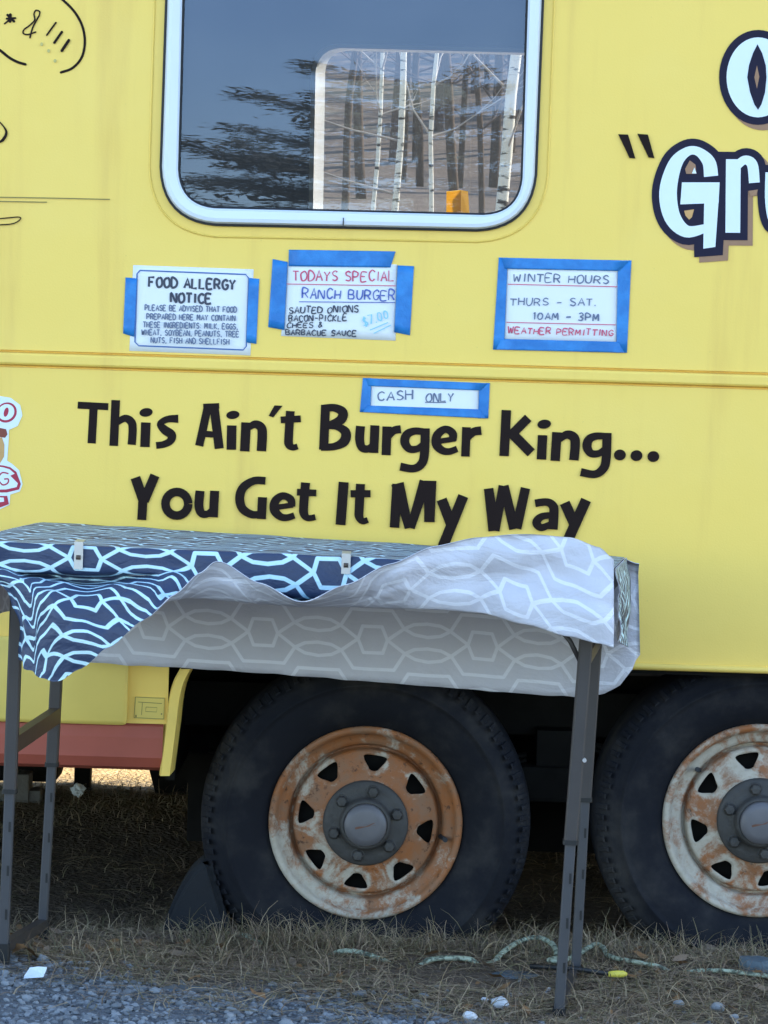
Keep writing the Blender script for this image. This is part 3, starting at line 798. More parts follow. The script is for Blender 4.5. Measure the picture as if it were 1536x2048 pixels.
# King...
st(z2, [(796, 88), (786, 290)], 42); st(z2, [(892, 122), (815, 200)], 40); st(z2, [(812, 182), (905, 276)], 44)
dot(z2, 962, 150, 30, 20); st(z2, [(955, 198), (950, 305)], 42)
st(z2, [(1018, 185), (1010, 311)], 42); st(z2, [(1022, 222, 26), (1060, 196, 36), (1092, 208, 42), (1098, 240, 42), (1092, 308, 42)], 42, True)
st(z2, [(1240, 204, 30), (1190, 202, 32), (1158, 218, 38), (1150, 250, 40), (1168, 278, 34), (1202, 278, 30), (1228, 258, 26)], 36, True)
st(z2, [(1238, 188, 40), (1233, 310, 40), (1215, 352, 38), (1180, 370, 34), (1122, 360, 36)], 40, True)
for x, y in ((1294, 285), (1367, 288), (1441, 292)): dot(z2, x, y, 26, 24)
# You Get It My Way
st(z1, [(594, 472), (630, 575)], 44); st(z1, [(680, 462), (632, 575)], 42); st(z1, [(628, 555), (622, 658)], 40)
(c,) = z1([(776, 587)]); I.ring(c[0], c[1], 50 / 2.1943, 52 / 2.1943, 38 / 2.1943)
st(z1, [(878, 530, 40), (873, 595, 40), (884, 628, 36), (910, 632, 30), (933, 612, 26)], 38, True); st(z1, [(942, 530), (936, 646)], 40)
st(z1, [(1165, 486, 34), (1115, 486, 34), (1068, 515, 38), (1052, 560, 40), (1064, 608, 38), (1105, 634, 34), (1145, 632, 30)], 38, True); st(z1, [(1152, 558), (1147, 654)], 40)
st(z1, [(1206, 604), (1286, 592)], 24)
st(z1, [(1280, 600, 32), (1276, 568, 34), (1240, 552, 32), (1208, 576, 38), (1204, 614, 40), (1228, 642, 34), (1258, 648, 30), (1292, 638, 28)], 36, True)
st(z1, [(1341, 494, 40), (1333, 590, 40), (1334, 630, 38), (1352, 650, 28), (1384, 645, 26)], 38, True); st(z1, [(1303, 536), (1388, 540)], 30)
st(z2, [(82, 404), (68, 592)], 44)
st(z2, [(156, 412, 40), (150, 520, 40), (150, 555, 38), (165, 576, 28), (188, 570, 26)], 38, True); st(z2, [(112, 455), (200, 455)], 32)
st(z2, [(316, 412), (305, 604)], 42); st(z2, [(318, 410, 56), (368, 606, 36)], 46); st(z2, [(440, 400, 50), (376, 606, 36)], 40); st(z2, [(462, 398, 54), (458, 580, 46)], 50)
st(z2, [(512, 480), (552, 585)], 46); st(z2, [(607, 465), (516, 690)], 46)
st(z2, [(718, 432, 42), (742, 618, 50)], 44); st(z2, [(782, 420, 40), (746, 618, 40)], 36); st(z2, [(786, 420, 40), (830, 610, 44)], 38); st(z2, [(880, 430, 42), (840, 608, 44)], 40)
st(z2, [(922, 497, 34), (975, 492, 34), (1002, 512, 40), (1004, 550, 42), (1000, 612, 42)], 40, True); st(z2, [(1000, 548, 26), (950, 556, 32), (928, 582, 38), (950, 604, 32), (990, 588, 26)], 34, True)
st(z2, [(1052, 495), (1095, 590)], 46); st(z2, [(1146, 482), (1052, 690)], 46)
obj('slogan_lettering', I.bm, M['ink'], TR)

# comic title, cut by the right edge of the photo
z3 = Z(1100, 0, 3.523)
I = Ink(-.0012, .00009)
G1 = [(1135, 1242, 100), (1118, 1140, 92), (1040, 1066, 62), (960, 1072, 66), (880, 1160, 98), (832, 1350, 124), (862, 1530, 116), (960, 1630, 86), (1090, 1610, 60)]
G2 = [(930, 1285), (1195, 1285), (1165, 1740), (1080, 1752), (1087, 1415), (918, 1440)]
R1 = [(1292, 1122, 104), (1288, 1640, 104)]; R2 = [(1310, 1175, 60), (1370, 1128, 62), (1425, 1160, 76), (1440, 1288, 76)]
U1 = [(1560, 1215, 84), (1558, 1420, 84), (1590, 1560, 84), (1680, 1590, 80)]; U2 = [(1730, 1215, 90), (1730, 1640, 90)]
def grow_poly(p, g):
    cx = sum(a for a, _ in p) / len(p); cy = sum(b for _, b in p) / len(p)
    return [(a + math.copysign(g, a - cx), b + math.copysign(g, b - cy)) for a, b in p]
def comic(mi, gr, off=(0, 0)):
    g = gr / 3.523; o = (off[0] / 3.523, off[1] / 3.523)
    I.stroke(z3(G1), 0, mi, True, False, g, o)
    I.stroke(z3(R1), 0, mi, False, False, g, o); I.stroke(z3(R2), 0, mi, True, False, g, o)
    I.stroke(z3(U1), 0, mi, True, False, g, o); I.stroke(z3(U2), 0, mi, False, False, g, o)
    q = [(930, 1285), (1195, 1285), (1187, 1430), (1087, 1415), (918, 1440)]
    if gr:
        s1 = [(918 - gr / 2, 1285 - gr / 2), (1195 + gr / 2, 1285 - gr / 2), (1165 + gr / 2, 1745 + gr / 2), (1068 - gr / 2 , 1760 + gr / 2), (1068 - gr / 2, 1440 + gr / 2)]
        I.poly([(a + o[0], b + o[1]) for a, b in z3(s1)], mi)
        I.ell(1100 + 985 / 3.523 + o[0], 1370 / 3.523 + o[1], 170 / 3.523, 270 / 3.523, mi)
        I.ell(1100 + 1400 / 3.523 + o[0], 1190 / 3.523 + o[1], 70 / 3.523, 90 / 3.523, mi)
    else:
        I.poly(z3([(930, 1285), (1195, 1285), (1188, 1430), (918, 1440)]), mi); I.poly(z3([(1087, 1380), (1190, 1380), (1165, 1740), (1080, 1752)]), mi)
OC = (1100 + 1466 / 3.523, 545 / 3.523)
I.ell(OC[0] + 10, OC[1] + 11, 78, 95, 2, n=48); comic(2, 105, (36, 38))
I.ell(OC[0], OC[1], 78, 95, 1, n=48); comic(1, 105)
I.ell(OC[0], OC[1], 63, 80, 0, n=48); comic(0, 0)
I.poly(z3([(1462, 312), (1495, 375), (1520, 460), (1526, 545), (1515, 650), (1490, 735), (1466, 774), (1440, 735), (1410, 650), (1390, 545), (1402, 460), (1430, 375)]), 1)
I.poly(z3([(1458, 460), (1475, 540), (1458, 625), (1440, 545)]), 2)
I.poly(z3([(985, 1130), (1025, 1160), (1032, 1225), (960, 1225), (952, 1190)]), 2); I.poly(z3([(1018, 1180), (1032, 1222), (1000, 1222)]), 0)
I.poly(z3([(945, 1485), (1015, 1475), (1000, 1530), (980, 1548), (955, 1520)]), 3)
I.poly(z3([(1400, 1345), (1465, 1335), (1455, 1375), (1415, 1385)]), 2)
for q in ([(480, 945), (550, 948), (602, 1117), (560, 1113)], [(615, 942), (690, 948), (736, 1116), (694, 1109)]): I.poly(z3(q), 4)
obj('title_lettering', I.bm, [M['white_vinyl'], M['navy'], M['tan_vinyl'], M['skin_vinyl'], M['ink']], TR)

# doodles at the top left
z4 = Z(0, 0, 3.0)
I = Ink(-.0012)
def dl(pts, w_, mi=0, curve=True, cap=True): I.stroke(z4(pts), w_ / 3, mi, curve, cap)
dl([(300, -60), (380, 2), (450, 75), (495, 160), (509, 255), (490, 345), (435, 408), (366, 434)], 15)
dl([(-150, 210), (-60, 265), (0, 302), (55, 345), (105, 372), (152, 386)], 16)
dl([(45, 90), (84, 128)], 15, curve=False); dl([(28, 142), (70, 108)], 10, curve=False); dl([(62, 88), (60, 128)], 18, curve=False); dl([(40, 112), (92, 108)], 12, curve=False)
dl([(236, 92), (238, 70), (216, 62), (204, 84), (208, 120), (178, 152), (144, 178), (140, 200), (168, 207), (214, 192)], 9); dl([(236, 92), (214, 130), (194, 172), (180, 226)], 10)
dl([(335, 136), (281, 210)], 11, curve=False); dl([(371, 192), (326, 256)], 15, curve=False); dl([(413, 242), (371, 304)], 18, curve=False)
for x, y in ((250, 265), (292, 305), (330, 365)): (c,) = z4([(x, y)]); I.ell(c[0], c[1], 3, 3.6, 2)
dl([(-40, 700, 8), (0, 735, 8), (28, 768, 10), (38, 800, 16), (18, 838, 18), (-10, 856, 10)], 10)
dl([(-300, 1178), (0, 1183), (300, 1188), (660, 1196)], 6, 1, False, False); dl([(-200, 1205), (0, 1208), (282, 1213)], 6, 1, False, False)
dl([(-60, 1312), (0, 1311), (70, 1305), (112, 1302), (124, 1312), (98, 1334), (50, 1346), (-60, 1350)], 7)
obj('doodle_drawing', I.bm, [M['ink'], M['olive'], M['pale_olive']], TR)
# sticker cut by the left edge
z5 = Z(0, 380, 2.926)
I = Ink(-.0012, .00009)
I.poly(z5([(-260, 1270), (-120, 1190), (0, 1206), (62, 1216), (118, 1258), (131, 1318), (104, 1380), (52, 1404), (50, 1470), (42, 1585), (70, 1602), (112, 1640), (132, 1722), (116, 1764), (60, 1782), (56, 1842), (0, 1868), (-160, 1880), (-260, 1800)]), 0)
I.ell(38 / 2.926, 380 + 1302 / 2.926, 21.5, 19.5, 1, -40); I.ell(36 / 2.926, 380 + 1300 / 2.926, 17, 15.5, 0, -40); I.ell(36 / 2.926, 380 + 1300 / 2.926, 4.5, 9.5, 1, 15)
I.poly(z5([(-120, 1370), (0, 1392), (36, 1400), (44, 1430), (30, 1450), (0, 1446), (-120, 1450)]), 2)
I.poly(z5([(-120, 1452), (12, 1448), (26, 1490), (24, 1560), (0, 1600), (-120, 1600)]), 3)
I.poly(z5([(-100, 1600), (20, 1612), (60, 1622), (96, 1650), (122, 1720), (112, 1752), (40, 1770), (-100, 1770)]), 1)
I.poly(z5([(-100, 1612), (16, 1622), (56, 1634), (86, 1660), (60, 1672), (78, 1690), (104, 1716), (98, 1738), (36, 1752), (-100, 1756)]), 0)
I.stroke(z5([(50, 1660), (12, 1655), (-10, 1690), (15, 1725), (45, 1715), (48, 1692), (24, 1692)]), 3, 1, True)
I.poly(z5([(-100, 1790), (42, 1790), (52, 1838), (0, 1858), (-100, 1866)]), 1); I.poly(z5([(-100, 1796), (22, 1800), (24, 1824), (-100, 1840)]), 0)
obj('round_sticker', I.bm, [M['white_vinyl'], M['crimson'], M['rust_vinyl'], M['skin_vinyl']], TR)

# ================================================================== NOTICES TAPED TO THE SIDE
FONT = {
 'A': ([(0, 0), (.45, 1), (.9, 0)], [(.18, .36), (.72, .36)]), 'B': ([(0, 0), (0, 1), (.6, .95), (.72, .75), (.55, .54), (0, .52)], [(.5, .53), (.8, .3), (.65, .05), (0, 0)]),
 'C': ([(.85, .82), (.55, 1), (.15, .8), (.05, .45), (.25, .08), (.6, 0), (.88, .18)],), 'D': ([(0, 0), (0, 1), (.5, .95), (.85, .6), (.75, .2), (.4, 0), (0, 0)],),
 'E': ([(.8, 1), (0, 1), (0, 0), (.82, 0)], [(0, .52), (.6, .52)]), 'F': ([(.8, 1), (0, 1), (0, 0)], [(0, .52), (.6, .52)]),
 'G': ([(.85, .82), (.55, 1), (.15, .8), (.05, .45), (.25, .08), (.6, 0), (.86, .2), (.86, .45), (.5, .45)],), 'H': ([(0, 0), (0, 1)], [(.8, 0), (.8, 1)], [(0, .5), (.8, .5)]),
 'I': ([(.2, 0), (.2, 1)],), 'J': ([(.6, 1), (.6, .2), (.35, 0), (.05, .15)],), 'K': ([(0, 0), (0, 1)], [(.75, 1), (.05, .45), (.8, 0)]), 'L': ([(0, 1), (0, 0), (.75, 0)],),
 'M': ([(0, 0), (.08, 1), (.45, .35), (.82, 1), (.9, 0)],), 'N': ([(0, 0), (0, 1), (.8, 0), (.8, 1)],), 'O': ([(.45, 1), (.1, .8), (.02, .45), (.2, .05), (.5, 0), (.82, .2), (.86, .6), (.7, .93), (.45, 1)],),
 'P': ([(0, 0), (0, 1), (.6, .95), (.75, .72), (.55, .48), (0, .45)],), 'R': ([(0, 0), (0, 1), (.6, .95), (.74, .74), (.55, .5), (0, .48)], [(.35, .48), (.82, 0)]),
 'S': ([(.78, .85), (.45, 1), (.1, .82), (.2, .58), (.65, .42), (.8, .2), (.5, 0), (.05, .12)],), 'T': ([(-.02, 1), (.88, 1)], [(.42, 1), (.42, 0)]), 'U': ([(0, 1), (.02, .3), (.3, 0), (.62, .08), (.8, .4), (.8, 1)],),
 'V': ([(0, 1), (.42, 0), (.85, 1)],), 'W': ([(0, 1), (.2, 0), (.45, .7), (.7, 0), (.92, 1)],), 'X': ([(0, 0), (.8, 1)], [(0, 1), (.8, 0)]), 'Y': ([(0, 1), (.4, .5), (.82, 1)], [(.4, .5), (.38, 0)]),
 '0': ([(.4, 1), (.1, .8), (.05, .3), (.35, 0), (.68, .25), (.7, .75), (.4, 1)],), '1': ([(.1, .8), (.3, 1), (.3, 0)],), '3': ([(.08, .9), (.5, 1), (.7, .75), (.35, .55), (.72, .3), (.5, 0), (.05, .1)],),
 '7': ([(0, 1), (.75, 1), (.3, 0)],), '$': ([(.78, .82), (.45, .95), (.12, .78), (.2, .56), (.65, .42), (.78, .2), (.5, .05), (.05, .15)], [(.44, 1.1), (.42, -.1)]),
 '.': ([(.1, 0), (.2, .1)],), ',': ([(.2, .1), (.1, -.15)],), ':': ([(.15, .1), (.2, .18)], [(.15, .6), (.2, .68)]), '-': ([(.1, .45), (.75, .45)],), '&': ([(.85, .1), (.25, .8), (.4, 1), (.55, .82), (.1, .3), (.3, 0), (.8, .4)],)}
WID = {'I': .4, '.': .35, ',': .35, ':': .35, '1': .5, ' ': .55, 'M': 1.05, 'W': 1.05}
def write(ink, text, p0, p1, h, wd, mi=0, jit=0.0, slant=0.0, seed=1):
    rng = random.Random(seed)
    gap = .28
    tot = sum(WID.get(ch, .88) + gap for ch in text) - gap
    d = Vector((p1[0] - p0[0], p1[1] - p0[1])); L = d.length; d.normalize(); up = Vector((d.y, -d.x)); sc = L / tot; x = 0
    for ch in text:
        w_ = WID.get(ch, .88)
        hj = h * (1 + rng.uniform(-jit, jit)); oj = h * rng.uniform(-jit, jit) * .5; sj = slant + rng.uniform(-jit, jit) * .6
        for s_ in FONT.get(ch, ()):
            pts = []
            for a, b in s_:
                q = Vector(p0) + d * ((x + a + (b - .0) * sj * h / sc * .5) * sc) + up * (b * hj + oj); pts.append((q.x, q.y))
            if jit:
                pts = [(a + rng.uniform(-.5, .5), b + rng.uniform(-.5, .5), wd * rng.uniform(.75, 1.3)) for a, b in pts]
            ink.stroke(pts, wd, mi, len(pts) > 3, False)
        x += w_ + gap
def sheet(parent, name, pts, mat, y0, th, curl=0.0):
    """thin sheet of paper or tape with a little thickness, lying on the side"""
    bm = bmesh.new()
    n = 8; g = []
    for j in range(n + 1):
        for i in range(n + 1):
            u, v = i / n, j / n
            a = Vector(pts[0]).lerp(Vector(pts[1]), u); b = Vector(pts[3]).lerp(Vector(pts[2]), u); q = a.lerp(b, v)
            wv = .0004 * noise.noise(Vector((q.x * .06, q.y * .06, y0 * 900))) + curl * (max(0, abs(u - .5) * 2 - .8) * 5 * max(0, abs(v - .5) * 2 - .8) * 5)
            g.append(bm.verts.new(P(q.x, q.y, y0 - th - abs(wv))))
    fs = []
    for j in range(n):
        for i in range(n):
            f = bm.faces.new((g[j * (n + 1) + i], g[(j + 1) * (n + 1) + i], g[(j + 1) * (n + 1) + i + 1], g[j * (n + 1) + i + 1])); f.smooth = True; fs.append(f)
    r = bmesh.ops.extrude_face_region(bm, geom=fs)
    for v in r['geom']:
        if isinstance(v, bmesh.types.BMVert): v.co.y = y0
    bmesh.ops.recalc_face_normals(bm, faces=bm.faces)
    return obj(name, bm, mat, parent)
z6 = Z(230, 490, 2.363); z7 = Z(700, 500, 2.56)
def zz(z, *p): return z(list(p))
PY = -.0012
# allergy notice
T = thing('paper_notice', 'printed white food allergy notice with blue tape on its sides, under the window', 'notice', 'notices taped to the trailer')
sheet(T, 'paper', z6([(86, 95), (655, 115), (640, 522), (68, 500)]), M['paper'], -.0002, PY * -1 - .0004)
sheet(T, 'tape', z6([(50, 153), (104, 158), (90, 434), (38, 418)]), M['tape'], -.0022, .0006); sheet(T, 'tape', z6([(634, 156), (682, 160), (668, 467), (620, 460)]), M['tape'], -.0022, .0006)
I = Ink(-.0022, .00003)
bd = [(118, 120), (618, 139), (633, 158), (621, 478), (606, 496), (112, 476), (94, 458), (104, 136), (118, 120)]
I.stroke(z6(bd), 2.6, 1); i0 = z6([(160, 197), (568, 211)])
write(I, 'FOOD ALLERGY', *i0, 19, 4.6, 0); write(I, 'NOTICE', *z6([(264, 270), (456, 276)]), 18.5, 4.6, 0)
for t, a, b, k in (('PLEASE BE ADVISED THAT FOOD', (142, 308), (575, 318), 2), ('PREPARED HERE MAY CONTAIN', (150, 350), (568, 358), 2), ('THESE INGREDIENTS: MILK, EGGS,', (133, 388), (580, 398), 2), ('WHEAT, SOYBEAN, PEANUTS, TREE', (126, 424), (586, 434), 2), ('NUTS, FISH AND SHELLFISH', (170, 461), (540, 470), 2)):
    write(I, t, *z6([a, b]), 10.5, 2.3, k)
obj('print', I.bm, [M['black_pen'], M['print_blue'], M['grey_pen']], T); rebase(T, P(380, 705, 0))
# today's special
T = thing('paper_notice', 'handwritten sheet of the day\'s special in red, blue and black, taped on three sides', 'notice', 'notices taped to the trailer')
sheet(T, 'paper', z6([(815, 85), (1332, 92), (1326, 452), (785, 430)]), M['paper'], -.0002, .0008)
sheet(T, 'tape', z6([(822, 22), (1326, 30), (1302, 106), (820, 100)]), M['tape'], -.0022, .0006); sheet(T, 'tape', z6([(745, 66), (816, 80), (800, 402), (724, 388)]), M['tape'], -.0022, .0009); sheet(T, 'tape', z6([(1335, 96), (1413, 100), (1394, 427), (1320, 412)]), M['tape'], -.0022, .0006)
I = Ink(-.0022, .00003)
write(I, 'TODAYS SPECIAL', *z6([(840, 168), (1322, 170)]), 20, 2.6, 0, .10, .05, 3); I.stroke(z6([(812, 184), (1326, 193)]), 1.6, 0)
write(I, 'RANCH BURGER', *z6([(884, 250), (1322, 262)]), 19, 2.6, 1, .10, .12, 5); I.stroke(z6([(870, 268), (1322, 272)]), 1.6, 1)
write(I, 'SAUTED ONIONS', *z6([(822, 322), (1150, 318)]), 12, 2.4, 2, .12, .15, 7); write(I, 'BACON-PICKLE', *z6([(820, 360), (1095, 358)]), 11.5, 2.4, 2, .12, .2, 9)
write(I, 'CHEES &', *z6([(812, 391), (980, 388)]), 10, 2.2, 2, .14, .25, 11); write(I, 'BARBACUE SAUCE', *z6([(806, 424), (1140, 430)]), 10.5, 2.3, 2, .12, .12, 13)
write(I, '$7.00', *z6([(1176, 384), (1296, 344)]), 16, 2.4, 3, .12, .1, 15); I.stroke(z6([(1205, 402), (1290, 366)]), 2, 3); I.stroke(z6([(1222, 418), (1304, 378)]), 2, 3)
obj('handwriting', I.bm, [M['red_pen'], M['blue_pen'], M['black_pen'], M['cyan_pen']], T); rebase(T, P(680, 680, 0))
# winter hours
def framed(label, outer, inner, base):
    T = thing('paper_notice', label, 'notice', 'notices taped to the trailer')
    o, i = z7(outer), z7(inner)
    sheet(T, 'paper', z7([(inner[0][0] - 12, inner[0][1] - 12), (inner[1][0] + 12, inner[1][1] - 12), (inner[2][0] + 12, inner[2][1] + 12), (inner[3][0] - 12, inner[3][1] + 12)]), M['paper'], -.0002, .0008)
    sheet(T, 'tape', [o[0], (i[0][0], o[0][1]), i[3], (i[3][0], o[3][1])] if False else [o[0], (i[0][0], o[0][1] + .5), (i[3][0], o[3][1]), o[3]], M['tape'], -.0022, .0005)
    sheet(T, 'tape', [(i[1][0], o[1][1]), o[1], o[2], (i[2][0], o[2][1])], M['tape'], -.0022, .0005)
    sheet(T, 'tape', [(o[0][0] + 5, o[0][1] + .4), (o[1][0] - 4, o[1][1] + .3), (i[1][0] + 3, i[1][1]), (i[0][0] - 6, i[0][1])], M['tape'], -.0027, .0008)
    sheet(T, 'tape', [(i[3][0] - 6, i[3][1]), (i[2][0] + 4, i[2][1]), (o[2][0] - 5, o[2][1]), (o[3][0] + 6, o[3][1])], M['tape'], -.0027, .0008)
    rebase(T, base); return T
T = framed('handwritten winter hours sheet fully framed in blue tape, below the comic title', [(762, 38), (1441, 53), (1418, 526), (732, 510)], [(808, 96), (1372, 107), (1363, 470), (789, 455)], P(1120, 700, 0))
I = Ink(-.0022, .00003)
write(I, 'WINTER HOURS', *z7([(836, 160), (1326, 173)]), 15, 2.4, 0, .1, .12, 3); I.stroke(z7([(808, 175), (1368, 188)]), 1.6, 1)
write(I, 'THURS - SAT.', *z7([(820, 284), (1262, 284)]), 14, 2.3, 0, .1, .12, 4); write(I, '10AM - 3PM', *z7([(935, 355), (1276, 362)]), 13.5, 2.8, 0, .1, .12, 5)
I.stroke(z7([(800, 370), (1360, 383)]), 1.6, 1); write(I, 'WEATHER PERMITTING', *z7([(808, 426), (1346, 440)]), 12, 2.3, 1, .14, .15, 6)
h = obj('handwriting', I.bm, [M['grey_pen'], M['red_pen']], T); h.matrix_parent_inverse = Matrix.Translation(-T.location)
T = framed('small cash only strip framed in blue tape, above the slogan', [(66, 655), (716, 681), (708, 862), (50, 830)], [(110, 696), (662, 719), (656, 816), (104, 796)], P(850, 835, 0))
I = Ink(-.0022, .00003)
write(I, 'CASH', *z7([(140, 770), (322, 764)]), 18, 2.6, 0, .1, .14, 3); write(I, 'ONLY', *z7([(388, 776), (530, 776)]), 17, 2.6, 0, .1, .14, 4); I.stroke(z7([(384, 780), (492, 781)]), 1.8, 0)
h = obj('handwriting', I.bm, [M['grey_pen']], T); h.matrix_parent_inverse = Matrix.Translation(-T.location)

# ================================================================== FOLDING TABLE
FL, FR, BR, BL = P(-72, 1085, -.78), P(1226, 1143, -.90), P(1249, 1119, -.285), P(86, 1049, -.165)
def TT(u, v, dz=0.0):
    p = FL.lerp(FR, u).lerp(BL.lerp(BR, u), v); p.z += dz; return p
TB = thing('folding_table', 'tall folding table with dark bronze adjustable legs under a blue patterned cloth', 'table')
bm = bmesh.new()
e = .006
hull8(bm, [TT(e, .01, -.048), TT(1 - e, .01, -.048), TT(1 - e, .99, -.048), TT(e, .99, -.048), TT(e, .01, -.004), TT(1 - e, .01, -.004), TT(1 - e, .99, -.004), TT(e, .99, -.004)])
obj('tabletop', bm, M['plastic'], TB)
def leg(top, ring, foot, y, lower_off):
    t, r, f = P(*top, y), P(*ring, y), P(*foot, y)
    bm = bmesh.new(); sqtube(bm, r, t, .0125, .0125)
    L = obj('leg', bm, M['leg'], TB)
    bm = bmesh.new(); d = (r - f).normalized(); sqtube(bm, f, r + d * .10, .0098, .0098); obj('leg_extension', bm, M['leg_low'], L)
    bm = bmesh.new(); sqtube(bm, r - d * .006, r + d * .003, .0142, .0142); obj('collar', bm, M['collar'], L)
    bm = bmesh.new(); sqtube(bm, f - Vector((0, 0, .004)), f + d * .035, .0125, .0125); obj('foot_cap', bm, M['collar'], L)
    for k in range(3):
        p = r - d * (.07 + .085 * k)
        if p.z > f.z + .05: bm = bmesh.new(); box(bm, p.x + .0012, p.x + .0058, p.y - .0104, p.y - .0090, p.z - .010, p.z + .010); obj('adjusting_slot', bm, M['collar'], L)
    return t, r, f
lf = leg((36, 1150), (20, 1580), (6, 1922), -.70, 0); lb = leg((124, 1150), (104, 1527), (84, 1876), -.20, 0)
rf = leg((1180, 1180), (1141, 1682), (1116, 2052), -.82, 0); rb = leg((1200, 1160), (1170, 1597), (1150, 1965), -.32, 0)
def beam(bm, a, b, hw, hh):
    a, b = Vector(a), Vector(b); d = (b - a).normalized(); s = d.cross(Vector((0, 0, 1))).normalized() * hw; u = s.cross(d).normalized() * hh
    hull8(bm, [a - s - u, a + s - u, b + s - u, b - s - u, a - s + u, a + s + u, b + s + u, b - s + u])
bm = bmesh.new(); beam(bm, P(26, 1488, -.70), P(112, 1430, -.20), .010, .016); obj('leg_brace', bm, M['brace'], TB)
bm = bmesh.new(); beam(bm, P(10, 1892, -.70), P(86, 1848, -.20), .010, .010); obj('foot_bar', bm, M['leg'], TB)
bm = bmesh.new(); beam(bm, P(1168, 1325, -.82), P(1200, 1270, -.32), .008, .012); obj('leg_brace', bm, M['brace'], TB)
bm = bmesh.new(); beam(bm, P(1118, 2020, -.82), P(1150, 1940, -.32), .008, .009); obj('foot_bar', bm, M['leg'], TB)
bm = bmesh.new(); tube(bm, [P(1120, 1258, -.80), P(1140, 1282, -.81), P(1160, 1322, -.815)], .005, 8); obj('hinge_strut', bm, M['leg'], TB)
bm = bmesh.new(); p = P(1169, 1521, -.835); tube(bm, [p, p + Vector((0, .012, 0))], .004, 10); obj('rivet', bm, M['clip'], TB)
rebase(TB, Vector((TT(.5, .5).x, TT(.5, .5).y, .1)))

